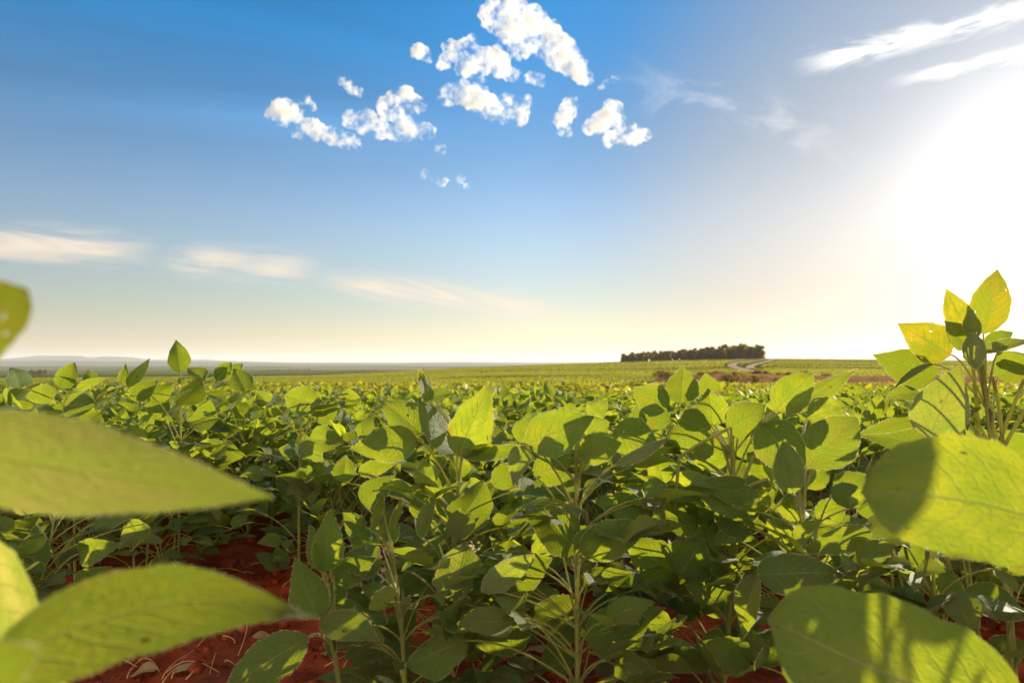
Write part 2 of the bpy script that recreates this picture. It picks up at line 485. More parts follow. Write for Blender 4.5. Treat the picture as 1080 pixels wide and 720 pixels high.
# ------------------------------------------------------------------ soil and far land
def ground():
    rr = np.concatenate([np.array([0.0, 0.15, 0.35, 0.55]), np.exp(np.arange(math.log(0.7), math.log(3.2), 0.0062)), np.exp(np.arange(math.log(3.21), math.log(33000), 0.045))])
    th = np.concatenate([np.linspace(-0.80, 0.80, 520), np.linspace(0.80, 2 * math.pi - 0.80, 60)[1:-1]])
    RR, TH = np.meshgrid(rr, th, indexing='ij')
    X = RR * np.sin(TH); Y = RR * np.cos(TH)
    Z = tz(X, np.where(Y > 0, Y, 0)) + soil(X, Y) * (1 - sstep(4, 12, RR))
    n0, n1 = X.shape
    i, j = np.meshgrid(np.arange(n0 - 1), np.arange(n1), indexing='ij')
    j2 = (j + 1) % n1
    q = np.stack([(i * n1 + j), (i * n1 + j2), ((i + 1) * n1 + j2), ((i + 1) * n1 + j)], -1).reshape(-1, 4)
    q = q[:, ::-1]
    mb = MB(); mb.add(np.stack([X, Y, Z], -1).reshape(-1, 3), q)
    m, nt, out = newmat('red earth and far fields'); k = N(nt)
    pos = k.n('ShaderNodeNewGeometry').outputs['Position']
    sp = k.n('ShaderNodeSeparateXYZ'); k.link(pos, sp.inputs[0])
    y = sp.outputs[1]
    # red earth
    n1_ = k.noise(pos, 9, 5, 0.65); n2_ = k.noise(pos, 90, 4, 0.7)
    red = k.mix(k.ramp(n1_, 0.35, 0.65), (0.15, 0.026, 0.012), (0.31, 0.062, 0.024))
    red = k.mix(k.ramp(n2_, 0.5, 0.75, 0, 0.6), red, (0.32, 0.085, 0.030))
    red = k.mix(k.ramp(k.noise(pos, 3.1, 4, 0.6), 0.48, 0.68, 0, 0.65), red, (0.15, 0.055, 0.030))
    red = k.mix(k.ramp(k.noise(pos, 34, 5, 0.7), 0.58, 0.72, 0, 0.8), red, (0.07, 0.014, 0.008))
    # crops on the opposite slope: rows and tramlines seen as streaks along the contour
    sc = k.n('ShaderNodeMapping'); k.link(pos, sc.inputs[0]); sc.inputs['Scale'].default_value = (0.010, 0.075, 0.0); sc.inputs['Rotation'].default_value = (0, 0, R(6))
    st = k.noise(sc.outputs[0], 1.0, 5, 0.6, 0.4)
    crop = k.mix(k.ramp(st, 0.36, 0.64), (0.050, 0.060, 0.006), (0.135, 0.140, 0.014))
    fine = k.noise(pos, 0.9, 3, 0.7)
    crop = k.mix(k.ramp(fine, 0.35, 0.7, 0, 0.45), crop, (0.055, 0.068, 0.009))
    # the plain: a patchwork of pasture, crops and stubble
    mp = k.n('ShaderNodeMapping'); k.link(pos, mp.inputs[0]); mp.inputs['Scale'].default_value = (0.0011, 0.00075, 0.0); mp.inputs['Rotation'].default_value = (0, 0, R(20))
    vo = k.n('ShaderNodeTexVoronoi'); k.link(mp.outputs[0], vo.inputs['Vector']); vo.inputs['Scale'].default_value = 1.6
    vs = k.n('ShaderNodeSeparateColor'); k.link(vo.outputs['Color'], vs.inputs[0])
    pl = k.mix(vs.outputs[0], (0.075, 0.105, 0.022), (0.160, 0.175, 0.050))
    pl = k.mix(k.ramp(vs.outputs[1], 0.70, 0.78), pl, (0.24, 0.20, 0.10))
    pl = k.mix(k.ramp(vs.outputs[2], 0.72, 0.8), pl, (0.045, 0.065, 0.018))
    col = k.mix(k.ramp(y, 55, 85), red, crop)
    col = k.mix(k.ramp(y, 640, 1100), col, pl)
    bs = k.n('ShaderNodeBsdfPrincipled'); k.link(col, bs.inputs['Base Color'])
    bs.inputs['Roughness'].default_value = 1.0; bs.inputs['Specular IOR Level'].default_value = 0.0
    bp = k.n('ShaderNodeBump'); bp.inputs['Strength'].default_value = 0.7; bp.inputs['Distance'].default_value = 0.006
    k.link(k.math('ADD', n2_, k.noise(pos, 300, 3, 0.7)), bp.inputs['Height']); k.link(bp.outputs[0], bs.inputs['Normal'])
    k.link(bs.outputs[0], out.inputs[0])
    o = mb.build('ground', m)
    o['kind'] = 'structure'
    return o


ground()


def hills():
    """blue ranges on the horizon"""
    m = simple_material('far hillside', (0.06, 0.085, 0.035), (0.11, 0.115, 0.055), 0.0012, 0.95)
    def ridge(d, knots, seed, back=2500):
        px = np.arange(-400, 1500, 6.0)
        h = np.interp(px, [k_[0] for k_ in knots], [k_[1] for k_ in knots])
        h = h + 0.5 * fbm(px / 40, px * 0 + seed, 4, seed) * np.clip(h / 4, 0.15, 1)
        x = (px - 540) / FP * d
        ztop = 0.55 + np.maximum(h, -1) / FP * d
        V = []
        prof = [(-0.35, 0.0), (-0.22, 0.25), (-0.12, 0.62), (-0.05, 0.9), (0, 1.0), (0.2, 0.8), (0.8, 0.0)]
        for f, g in prof:
            wob = 1 + 0.12 * fbm(px / 18, px * 0 + f * 7, 3, seed + 3)
            z = -40 + (ztop + 40) * (g * (wob if 0 < g < 1 else 1))
            sc = 1 + f * back / d
            V.append(np.stack([x * sc, np.full_like(x, d) + f * back, z], 1))
        V = np.stack(V)
        n0, n1 = V.shape[:2]
        i, j = np.meshgrid(np.arange(n0 - 1), np.arange(n1 - 1), indexing='ij')
        q = np.stack([i * n1 + j, i * n1 + j + 1, (i + 1) * n1 + j + 1, (i + 1) * n1 + j], -1).reshape(-1, 4)
        mb = MB(); mb.add(V.reshape(-1, 3), q)
        o = mb.build('hills', m); o['kind'] = 'structure'
    ridge(15000, [(-400, 7), (0, 4.5), (22, 6.2), (40, 8.6), (85, 8.0), (95, 6.3), (110, 7.4), (140, 6.6), (155, 4.0), (200, 3.4), (215, 4.4), (232, 3.0), (300, 1.0), (420, 0.6), (480, 1.8), (560, 1.2), (640, 1.0), (1500, 0.5)], 3)
    ridge(9500, [(-400, 2), (0, 2.4), (60, 3.0), (120, 2.0), (180, 2.2), (240, 1.6), (330, 0.2), (450, 0.6), (520, 0.0), (1500, -0.5)], 8, 2000)


hills()

# ------------------------------------------------------------------ berm, road, scrub, grove, poles
def earth_bank():
    px = np.arange(676, 1560, 4.0)
    d0 = 138.0
    top = np.interp(px, [676, 700, 740, 790, 830, 880, 930, 1000, 1100, 1560], [406, 397.5, 394.5, 394, 396, 396.5, 396.5, 396.8, 397, 397])
    top = top + 0.9 * fbm(px / 22, px * 0, 3, 4)
    V = []
    for f, g in ((-17, 0), (-12, 0.28), (-7, 0.62), (-3, 0.88), (0, 1.0), (3, 0.9), (8, 0.4), (13, 0)):
        d = d0 + f
        x = (px - 540) / FP * d
        zg = tz(x, np.full_like(x, d)) - 0.15
        zt = 0.55 - (top - HOR) / FP * d0
        z = zg + np.maximum(0, zt - zg) * g * (1 + (0.12 * fbm(px / 7, px * 0 + f, 3, 6) if 0 < g < 1 else 0))
        V.append(np.stack([x, np.full_like(x, d), z], 1))
    V = np.stack(V); n0, n1 = V.shape[:2]
    i, j = np.meshgrid(np.arange(n0 - 1), np.arange(n1 - 1), indexing='ij')
    q = np.stack([i * n1 + j, i * n1 + j + 1, (i + 1) * n1 + j + 1, (i + 1) * n1 + j], -1).reshape(-1, 4)
    mb = MB(); mb.add(V.reshape(-1, 3), q)
    m, nt, out = newmat('bank of bare earth'); k = N(nt)
    pos = k.n('ShaderNodeNewGeometry').outputs['Position']
    c = k.mix(k.ramp(k.noise(pos, 0.5, 5, 0.7), 0.4, 0.6), (0.26, 0.12, 0.06), (0.38, 0.21, 0.10))
    c = k.mix(k.ramp(k.noise(pos, 0.22, 4, 0.7), 0.52, 0.62, 0, 0.7), c, (0.34, 0.25, 0.04))
    bs = k.n('ShaderNodeBsdfPrincipled'); k.link(c, bs.inputs['Base Color']); bs.inputs['Roughness'].default_value = 1.0; bs.inputs['Specular IOR Level'].default_value = 0.0
    k.link(bs.outputs[0], out.inputs[0])
    o = mb.build('earth_bank', m); o['kind'] = 'structure'


earth_bank()


ROADPTS = []


def ribbon(name, pts, w, m, lift=0.35):
    P = np.array([at_ground(*p) for p in pts])
    t = np.linspace(0, len(P) - 1, 60)
    C = np.stack([np.interp(t, np.arange(len(P)), P[:, i]) for i in range(3)], 1)
    for _ in range(6):
        C[1:-1] = (C[:-2] + 2 * C[1:-1] + C[2:]) / 4
    ROADPTS.extend(C[:, :2])
    tan = np.gradient(C, axis=0); nrm = np.stack([tan[:, 1], -tan[:, 0]], 1)
    nrm /= np.linalg.norm(nrm, axis=1, keepdims=True)
    V = []
    for s in (-1, -0.33, 0.33, 1):
        x = C[:, 0] + nrm[:, 0] * s * w / 2; y = C[:, 1] + nrm[:, 1] * s * w / 2
        V.append(np.stack([x, y, tz(x, y) + lift * (1 - 0.4 * abs(s))], 1))
    V = np.stack(V); n0, n1 = V.shape[:2]
    i, j = np.meshgrid(np.arange(n0 - 1), np.arange(n1 - 1), indexing='ij')
    q = np.stack([i * n1 + j, i * n1 + j + 1, (i + 1) * n1 + j + 1, (i + 1) * n1 + j], -1).reshape(-1, 4)
    mb = MB(); mb.add(V.reshape(-1, 3), q)
    o = mb.build(name, m); o['kind'] = 'structure'
    return o


M_ROAD = simple_material('dusty road', (0.30, 0.17, 0.10), (0.20, 0.11, 0.065), 0.12, 0.95)
ribbon('dirt_road', [(806, 379.6), (795, 380.4), (782, 381.6), (773, 383.6), (771, 386), (778, 388.5), (790, 391), (800, 392)], 5.0, M_ROAD)
ribbon('dirt_road', [(815, 379.4), (808, 381.5), (800, 383.4), (793, 385.4), (790, 387.5), (793, 389.0)], 4.2, M_ROAD)
M_TRACK = simple_material('pale farm track', (0.56, 0.36, 0.22), (0.42, 0.25, 0.14), 0.3, 0.95)
tr_x = np.linspace(860, 1500, 40)
mb = MB(); V = []
for d in (118.0, 126.0):
    x = (tr_x - 540) / FP * d
    V.append(np.stack([x, np.full_like(x, d), tz(x, np.full_like(x, d)) + 0.55], 1))
V = np.concatenate(V); kx = len(tr_x)
mb.add(V, [(i, i + 1, kx + i + 1, kx + i) for i in range(kx - 1)])
o = mb.build('farm_track', M_TRACK); o['kind'] = 'structure'


def blob_leaves(mb, c, rad, n, size, r, mat=0, stretch=(1, 1, 1)):
    """n small leaf sprays spread through an uneven clump"""
    d = r.normal(0, 1, (n, 3)); d /= np.linalg.norm(d, axis=1, keepdims=True)
    p = np.asarray(c) + d * (rad * r.uniform(0.35, 1.0, n)[:, None] ** 0.6) * np.asarray(stretch)
    a = r.normal(0, 1, (n, 3)); a /= np.linalg.norm(a, axis=1, keepdims=True)
    b = np.cross(a, r.normal(0, 1, (n, 3))); b /= np.linalg.norm(b, axis=1, keepdims=True)
    s = size * r.uniform(0.6, 1.3, n)[:, None]
    V = np.stack([p - a * s, p + b * s * 0.45, p + a * s, p - b * s * 0.45], 1).reshape(-1, 3)
    mb.add(V, np.arange(n * 4).reshape(-1, 4), tint=np.repeat(r.uniform(0, 0.99, n), 4), mat=mat)


def make_tree(h, r, sparse, name='eucalyptus_tree'):
    root = empty(name, (0, 0, 0))
    tb = MB()
    lean = r.normal(0, 0.03, 2)
    top = np.array((lean[0] * h, lean[1] * h, h * 0.82))
    tube(tb, bez((0, 0, -0.6), (lean[0] * h * 0.2, 0, h * 0.4), top, 7), np.linspace(0.022 * h, 0.08, 7), 6)
    cb = MB()
    nb = 16 if sparse else 28
    for i in range(nb):
        t = r.uniform(0.22, 1.0) if sparse else r.uniform(0.04, 1.0)
        az = r.uniform(0, 6.28)
        ext = h * (0.16 if sparse else 0.20) * (1.15 - 0.55 * t) * r.uniform(0.5, 1.2)
        s = np.array((lean[0] * h * t, lean[1] * h * t, h * t * 0.80))
        e = s + np.array((math.cos(az) * ext, math.sin(az) * ext, h * 0.10 * r.uniform(0.4, 1.2)))
        tube(tb, [s, (s + e) / 2 + np.array((0, 0, 0.1)), e], [0.08, 0.05, 0.03], 4)
        blob_leaves(cb, e, h * r.uniform(0.08, 0.14), 80, h * 0.04, r, stretch=(1, 1, 0.85))
    if not sparse:
        for i in range(7):
            blob_leaves(cb, (r.normal(0, 0.10) * h, r.normal(0, 0.10) * h, h * r.uniform(0.03, 0.16)), h * 0.10, 50, h * 0.04, r)
    blob_leaves(cb, top + np.array((0, 0, h * 0.05)), h * 0.10, 60, h * 0.03, r, stretch=(0.8, 0.8, 1.2))
    tb.build('trunk', M_BARK, root); cb.build('crown', M_TREE, root, smooth=False)
    return root


r = np.random.RandomState(5)
GROVE_LABEL = 'tall dark eucalyptus tree in the wood on the crest of the far hill'
GROVE_GROUP = 'eucalyptus trees of the hilltop wood'
sparse_p = [make_tree(13, r, True) for _ in range(3)]
dense_p = [make_tree(15, r, False) for _ in range(4)]
used = set()


def place_tree(protos, x, y, h, ref_h, label, cat, group, name=None):
    i = int(r.randint(len(protos)))
    p = protos[i]
    if id(p) not in used:
        used.add(id(p)); o = p
    else:
        o = copy_thing(p)
    o.location = (x, y, float(tz(x, y)) - 0.1)
    s = h / ref_h
    o.scale = (s * r.uniform(0.9, 1.15), s * r.uniform(0.9, 1.15), s)
    o.rotation_euler = (0, 0, r.uniform(0, 6.28))
    tag(o, label, cat, group)
    return o


for i in range(104):
    t = (i + r.uniform(-0.4, 0.4)) / 104
    px = 656 + 150 * np.clip(t, 0, 1)
    d = 596 + r.uniform(0, 40)
    hp = np.interp(px, [655, 662, 690, 720, 745, 760, 780, 800, 807], [9, 10.5, 11.5, 12.5, 14, 16, 17.5, 16, 13]) * r.uniform(0.72, 1.06)
    h = hp / FP * 600
    sp = px < 740 and r.rand() < 0.25
    place_tree(sparse_p if sp else dense_p, (px - 540) / FP * d, d, h, 13 if sp else 15, GROVE_LABEL, 'tree', GROVE_GROUP)

# trees scattered over the plain
dist_p = [make_tree(9, r, False, 'round_tree') for _ in range(3)]
for o_ in dist_p:
    for ch in o_.children: pass
PLAIN = [447, 471, 476, 484, 488, 497, 504, 517, 521, 525, 531, 540]
for px in PLAIN:
    d = 2400 + r.uniform(-60, 60)
    place_tree(dist_p, (px - 540) / FP * d, d, r.uniform(9, 13), 9, 'small dark tree standing in the loose line across the distant plain', 'tree', 'trees in a loose line on the plain')
for (x0, x1, py, n, hh, lab, grp) in (
        (365, 407, 391, 16, 7, 'tree in the long low tree belt on the hazy plain', 'trees of the long belt'),
        (387, 415, 396.5, 14, 4, 'low tree in the short belt just beyond the green slope', 'trees of the short belt'),
        (283, 296, 391.5, 6, 7, 'tree in a small copse on the plain near a field edge', 'trees of the small copse'),
        (304, 328, 390.5, 10, 7, 'tree in the middle copse of the hazy plain', 'trees of the middle copse'),
        (22, 50, 396, 14, 10, 'brownish tree in the belt seen over the tall soybean tops', 'trees of the brown belt')):
    for i in range(n):
        px = x0 + (x1 - x0) * (i + r.uniform(0, 1)) / n
        d = 25.5 * FP / (py - HOR) + r.uniform(-20, 20)
        place_tree(dist_p, (px - 540) / FP * d, d, hh * r.uniform(0.7, 1.2), 9, lab, 'tree', grp)


def make_bush(r):
    root = empty('scrub_bush', (0, 0, 0))
    tb = MB(); cb = MB()
    for i in range(7):
        az = r.uniform(0, 6.28); e = np.array((math.cos(az) * r.uniform(0.2, 0.8), math.sin(az) * r.uniform(0.2, 0.8), r.uniform(0.5, 1.1)))
        tube(tb, bez((0, 0, -0.1), e * 0.3 + np.array((0, 0, 0.3)), e, 5), np.linspace(0.03, 0.01, 5), 4)
        blob_leaves(cb, e, r.uniform(0.28, 0.5), 60, 0.11, r, stretch=(1, 1, 0.8))
    tb.build('stem', M_BARK, root); cb.build('foliage', M_BUSH, root, smooth=False)
    return root


bush_p = [make_bush(r) for _ in range(4)]
bused = set()
for i in range(70):
    if i < 54:
        px = r.uniform(688, 836); d = r.uniform(122, 150)
    else:
        px = r.uniform(760, 905); d = r.uniform(150, 230)
    p = bush_p[i % 4]
    o = p if i < 4 else copy_thing(p)
    x = (px - 540) / FP * d
    z = float(tz(x, d))
    z += max(0.0, 1 - abs(d - 139) / 17) * 1.6
    o.location = (x, d, z); s = r.uniform(0.7, 1.5); o.scale = (s * 1.4, s, s * 0.9); o.rotation_euler = (0, 0, r.uniform(0, 6))
    tag(o, 'rusty brown scrub bush on the rough earth bank below the winding road', 'bush', 'scrub bushes on the earth bank')

# utility poles beyond the hill
def pole(px, top, d, lab):
    x = (px - 540) / FP * d
    zb = float(tz(x, d)); zt = 0.55 + (HOR - top) / FP * d
    root = empty('utility_pole', (x, d, zb))
    H = zt - zb
    mb = MB(); tube(mb, [(0, 0, -0.5), (0, 0, H * 0.5), (0, 0, H)], [0.35, 0.28, 0.2], 6); mb.build('mast', M_POLE, root)
    mb = MB(); tube(mb, [(-2.4, 0, H - 1.2), (0, 0, H - 1.2), (2.4, 0, H - 1.2)], 0.16, 4)
    tube(mb, [(-1.6, 0, H - 3), (0, 0, H - 3), (1.6, 0, H - 3)], 0.14, 4)
    mb.build('crossarm', M_POLE, root)
    tag(root, lab, 'utility pole')


pole(830.5, 370, 1150, 'grey utility pole on the skyline nearest the wood')
pole(850, 370.5, 1400, 'faint utility pole between the two taller poles on the skyline')
pole(863, 368.5, 1150, 'tallest utility pole standing above the green hilltop field')
pole(892, 371.5, 1600, 'faint utility pole, first of the three close together on the skyline')
pole(899, 370.5, 1600, 'faint utility pole in the middle of three close together on the skyline')
pole(908, 371.5, 1600, 'faint utility pole, last of the three before the tall soybean leaves')
pole(594, 375, 1400, 'thin lone mast rising over the green slope away from the other poles')

# ------------------------------------------------------------------ the soybean rows
ROWDIR = R(-9)
cr, sr = math.cos(ROWDIR), math.sin(ROWDIR)
PROTO = []
NPROTO = 9
for i in range(NPROTO):
    rp = np.random.RandomState(100 + i)
    root = empty('soybean_plant', (0, 0, 0))
    lv, st = MB(), MB()
    grow(lv, st, 0.44, rp, nodes=10 + i % 3, size=0.074, hair=8 if i < 5 else 0)
    for b in range(3):
        az = rp.uniform(0, 6.28); bb = np.array((math.cos(az) * 0.07, math.sin(az) * 0.07, 0.02))
        grow(lv, st, 0.33, rp, nodes=6, size=0.070, base=bb, low=0.1)
    for b in range(11):                             # old leaves low on the plant
        az = rp.uniform(0, 6.28); hd = np.array((math.cos(az), math.sin(az), 0)); z0 = rp.uniform(0.03, 0.14); pl = rp.uniform(0.07, 0.17)
        e = np.array((0, 0, z0)) + hd * pl + np.array((0, 0, rp.uniform(0.0, 0.07)))
        tube(st, bez((0, 0, z0), hd * pl * 0.4 + np.array((0, 0, z0 + 0.05)), e, 6), 0.0012, 4, hair=8)
        trifoliate(lv, st, e, hd, rp.uniform(0.05, 0.075), rp, upr=0.0)
    st.build('stem', STEMM, root); lv.build('foliage', LEAFM, root)
    PROTO.append(root)

ROW_LABEL = 'leafy green soybean plant standing in the dense rows of the field'
ROW_GROUP = 'soybean plants in the rows of the field'
BACK_LABEL = 'shaded soybean plant in the row across the strip of bare red soil'
BACK_GROUP = 'soybean plants behind the bare soil strip'
cand = []
for k in range(-16, 60):
    for j in range(-60, 60):
        u = j * 0.235 + rng.uniform(-0.06, 0.06); v = 1.62 + k * 0.44 + rng.uniform(-0.05, 0.05)
        x = u * cr - v * sr; y = u * sr + v * cr
        if y < 1.2: continue
        px = 540 + FP * x / y
        if not -70 < px < 1150: continue
        if px < 330 and y < 1.72: continue
        if 330 <= px < 470 and y < 1.55: continue
        if px >= 470 and y < 1.22: continue
        cand.append((y + 0.0 * abs(x), x, y, px))
cand.sort()
N_IND = 268
nearest_d = cand[N_IND][0]
first = {}
for c in cand[:N_IND]:
    d, x, y, px = c
    i = int(rng.randint(NPROTO)) if y > 2.6 else int(rng.randint(5))
    o = PROTO[i] if i not in first else copy_thing(PROTO[i]); first[i] = 1
    tall = 1.0
    if px < 290 and y < 2.6: tall = rng.uniform(0.98, 1.10)
    elif px < 300 and y < 3.4: tall = 0.98
    elif y < 1.6: tall = rng.uniform(0.74, 0.90)
    elif y < 2.3: tall = rng.uniform(0.86, 0.98)
    s = tall * rng.uniform(0.92, 1.06)
    o.location = (x, y, float(tz(x, y)) - 0.01)
    o.rotation_euler = (rng.normal(0, 0.05), rng.normal(0, 0.05), rng.uniform(0, 6.28))
    o.scale = (s, s, s)
    if px < 320 and y < 2.3:
        tag(o, BACK_LABEL, 'soybean plant', BACK_GROUP)
    else:
        tag(o, ROW_LABEL, 'soybean plant', ROW_GROUP)

# the rest of the field, past counting: one object
def field():
    mb = MB(); rf = np.random.RandomState(77)
    def layer(y0, y1, dens, size, hgt, shape, wide=1.15, clear=0.0):
        area = wide * (y1 * y1 - y0 * y0)
        n = int(area * dens)
        y = np.sqrt(rf.uniform(y0 * y0, y1 * y1, n)); x = rf.uniform(-wide, wide, n) * y
        vr = (-x * sr + y * cr - 1.62) / 0.44
        fr = vr - np.round(vr)                         # where between two rows the leaf stands
        keep = rf.rand(n) < np.clip(1.25 - 1.5 * np.abs(fr), 0.25, 1)
        keep &= np.abs(x / y) >= clear
        if y1 > 100:
            pxx = 540 + FP * x / y
            keep &= ~((y > 117) & (y < 153) & (pxx > 676))
            rp_ = np.array(ROADPTS)
            for p_ in rp_: keep &= (np.abs(x - p_[0]) > 3.0) | (np.abs(y - p_[1]) > 9)
            bd = fbm(x * 0.012 + 3, y * 0.055 + x * 0.006, 4, 15)      # tramlines and thin patches along the contour
            keep &= (rf.rand(len(x)) < np.clip(0.75 + 1.6 * bd, 0.12, 1)) | (y < 128)
        x, y, fr = x[keep], y[keep], fr[keep]; n = len(x)
        h = hgt * (1 - 0.75 * np.abs(fr)) * (1 + 0.28 * fbm(x * 2.3, y * 2.3, 3, 8))
        z = tz(x, y) + h * (0.45 + 0.55 * rf.rand(n) ** 0.5)
        p = np.stack([x, y, z], 1)
        bd2 = fbm(x * 0.012 + 3, y * 0.055 + x * 0.006, 4, 15)
        az = rf.uniform(0, 6.283, n); el = rf.normal(0.25, 0.5, n)
        a = np.stack([np.cos(az) * np.cos(el), np.sin(az) * np.cos(el), np.sin(el)], 1)
        nn = np.stack([-np.cos(az) * np.sin(el), -np.sin(az) * np.sin(el), np.cos(el)], 1)
        b = np.cross(a, nn)
        tw = rf.normal(0, 0.6, n)[:, None]
        b = b * np.cos(tw) + nn * np.sin(tw)
        nn = np.cross(b, a)
        L = (size * rf.uniform(0.7, 1.2, n))[:, None]
        tint = rf.uniform(0, 0.99, n) if y1 <= 128 else np.clip(0.16 + 1.1 * bd2 + rf.uniform(-0.15, 0.25, n), 0.0, 0.8)
        if shape == 6:
            V = np.stack([p, p + a * L * 0.40 + b * L * 0.33 + nn * L * 0.08, p + a * L - nn * L * 0.10, p + a * L * 0.40 - b * L * 0.33 + nn * L * 0.08, p + a * L * 0.45], 1).reshape(-1, 3)
            base = np.arange(n)[:, None] * 5
            q = np.concatenate([base + np.array((0, 4, 3, 3)), base], 1)[:, :0]
            t1 = base + np.array((0, 1, 4)); t2 = base + np.array((1, 2, 4)); t3 = base + np.array((2, 3, 4)); t4 = base + np.array((3, 0, 4))
            mb.add(V, tris=np.concatenate([t1, t2, t3, t4]), tint=np.repeat(tint, 5))
        else:
            V = np.stack([p, p + a * L * 0.45 + b * L * 0.36, p + a * L, p + a * L * 0.45 - b * L * 0.36], 1).reshape(-1, 3)
            mb.add(V, np.arange(n * 4).reshape(-1, 4), tint=np.repeat(tint, 4))
    y0 = nearest_d
    layer(2.4, y0, 420, 0.085, 0.46, 6, 1.35, 0.86)          # the same rows beside the view
    layer(y0, 16, 330, 0.085, 0.47, 6)
    layer(16, 34, 120, 0.12, 0.47, 4)
    layer(34, 128, 22, 0.22, 0.47, 4)
    layer(128, 330, 4.2, 0.30, 0.5, 4)
    layer(330, 600, 1.6, 0.46, 0.55, 4)
    o = mb.build('soybean_field', M_FARLEAF)
    tag(o, 'green soybean canopy of the rest of the field, running off to the hill', 'crop field', None, 'stuff')


field()

# ------------------------------------------------------------------ the plants close to the camera
class Plant:
    def __init__(self, px, d, top_py, label, lean=0.0, stems=1, seed=1, name='soybean_plant', dbase=None, hairy=True, base_px=None):
        self.r = np.random.RandomState(seed); self.d = d; self.hk = 1.0; self.hl = 1.0
        bx = px if base_px is None else base_px
        x = (bx - 540) / FP * d; y = d if dbase is None else dbase
        z = float(tz(x, y) + soil(x, y)) - 0.01
        self.root = empty(name, (x, y, z)); self.o = np.array((x, y, z))
        tag(self.root, label, 'soybean plant')
        self.st = MB(); self.fol = MB(); self.hairy = hairy
        top = at(px, top_py, d)
        self.pts = bez(self.o, self.o + (top - self.o) * 0.5 + np.array((self.r.normal(0, .02), self.r.normal(0, .02), 0)), top, 12)
        tube(self.st, self.pts, np.linspace(0.0040, 0.0018, 12), 7, hair=900 if hairy else 0, r=self.r)
        self.npet = 0

    def on_stem(self, z):
        i = int(np.argmin(np.abs(self.pts[:, 2] - z)))
        return self.pts[i]

    def petiole(self, b, drop=None, rad=0.0013):
        drop = self.r.uniform(0.05, 0.10) if drop is None else drop
        zt = max(self.o[2] + 0.03, b[2] - drop)
        s = self.on_stem(zt)
        m = s * 0.45 + b * 0.55 + np.array((0, 0, 0.35 * drop)); m[2] = min(m[2], max(b[2], s[2]) + 0.01)
        L = np.linalg.norm(b - s)
        tube(self.st, bez(s, m, b, 9), np.linspace(rad * 1.25, rad * 0.85, 9), 6, hair=int(2600 * L) if self.hairy else 0, r=self.r)

    def leaf(self, bx, by, tx, ty, w, dd=0.0, ddt=0.0, roll=None, up=0.0, flip=False, tint=None, fold=0.16, arch=None, bend=0.0, wave=0.03, curl=0.0, pet=True, part=True, drop=None, damage=0, name='leaf', blunt=False, nrm=None, mats=None):
        b = at(bx, by, self.d + dd); t = at(tx, ty, self.d + dd + ddt)
        a = unit(t - b); mid = (b + t) / 2
        v = unit(CAM - mid); n = unit(v - np.dot(v, a) * a)
        ro = self.r.uniform(-22, 22) if roll is None else roll
        if fold == 0.16 and not up:                 # every blade is folded, cupped and turned in its own way
            ro += self.r.normal(0, 20); fold = self.r.uniform(0.04, 0.42); curl = self.r.uniform(-0.05, 0.16); wave = self.r.uniform(0.02, 0.075)
            w = w / max(0.72, math.cos(R(ro)))
        n = rot(n, a, R(ro))
        if up:
            upn = np.array((0, 0, 1.0)); upn = unit(upn - np.dot(upn, a) * a)
            ang = math.atan2(np.dot(np.cross(n, upn), a), np.dot(n, upn))
            n = rot(n, a, math.copysign(min(abs(ang), R(up)), ang))
        if nrm is not None: n = np.asarray(nrm, float)
        if flip: n = -n
        W = w / FP * (self.d + dd + ddt * 0.5)
        mb = MB() if part else self.fol
        Lm = np.linalg.norm(t - b)
        leaf(mb, b, t, n, W, 10, 18, fold=fold, arch=self.r.uniform(-0.01, 0.06) if arch is None else arch, bend=bend, wave=wave, curl=curl,
             tint=self.r.uniform(0.05, 0.85) if tint is None else tint, hair=int(5200 * Lm * self.hk), hairlen=self.hl, tipdroop=self.r.uniform(0, 0.45) if pet else 0, r=self.r, damage=damage, blunt=blunt)
        if part:
            mb.build(name, mats or LEAFM, self.root, self.o)
        if pet: self.petiole(b, drop)
        return b

    def fill(self, n, zlo, zhi, rad, size=0.064, ymin=0.0, ymax=0.25):
        """smaller leaves deeper inside the plant"""
        for i in range(n):
            z = self.r.uniform(zlo, zhi); s = self.on_stem(self.o[2] + z)
            az = self.r.uniform(0, 6.28)
            hd = np.array((math.cos(az), math.sin(az) * 0.8 + 0.25, 0))
            pl = rad * self.r.uniform(0.5, 1.1)
            e = s + hd * pl * 0.85 + np.array((0, 0, pl * 0.5))
            tube(self.st, bez(s, s + hd * pl * 0.3 + np.array((0, 0, pl * 0.4)), e, 6), 0.0012, 5, r=self.r, hair=60)
            trifoliate(self.fol, self.st, e, hd, size * self.r.uniform(0.8, 1.15), self.r, 6, 10, hair=60, upr=0.1)

    def pods(self, n, zlo, zhi):
        for i in range(n):
            s = self.on_stem(self.o[2] + self.r.uniform(zlo, zhi))
            az = self.r.uniform(0, 6.28); hd = np.array((math.cos(az), math.sin(az), 0))
            a = s + hd * 0.006; e = a + hd * 0.018 + np.array((0, 0, -0.034 if self.r.rand() < .6 else 0.03))
            mb = MB(); P = bez(a, a + hd * 0.018, e, 9)
            tube(mb, P, 0.0042 * np.array([.15, .6, .9, .75, 1, .78, .95, .6, .08]), 7, hair=130, r=self.r)
            mb.build('pod', [M_POD, M_HAIR], self.root, self.o)

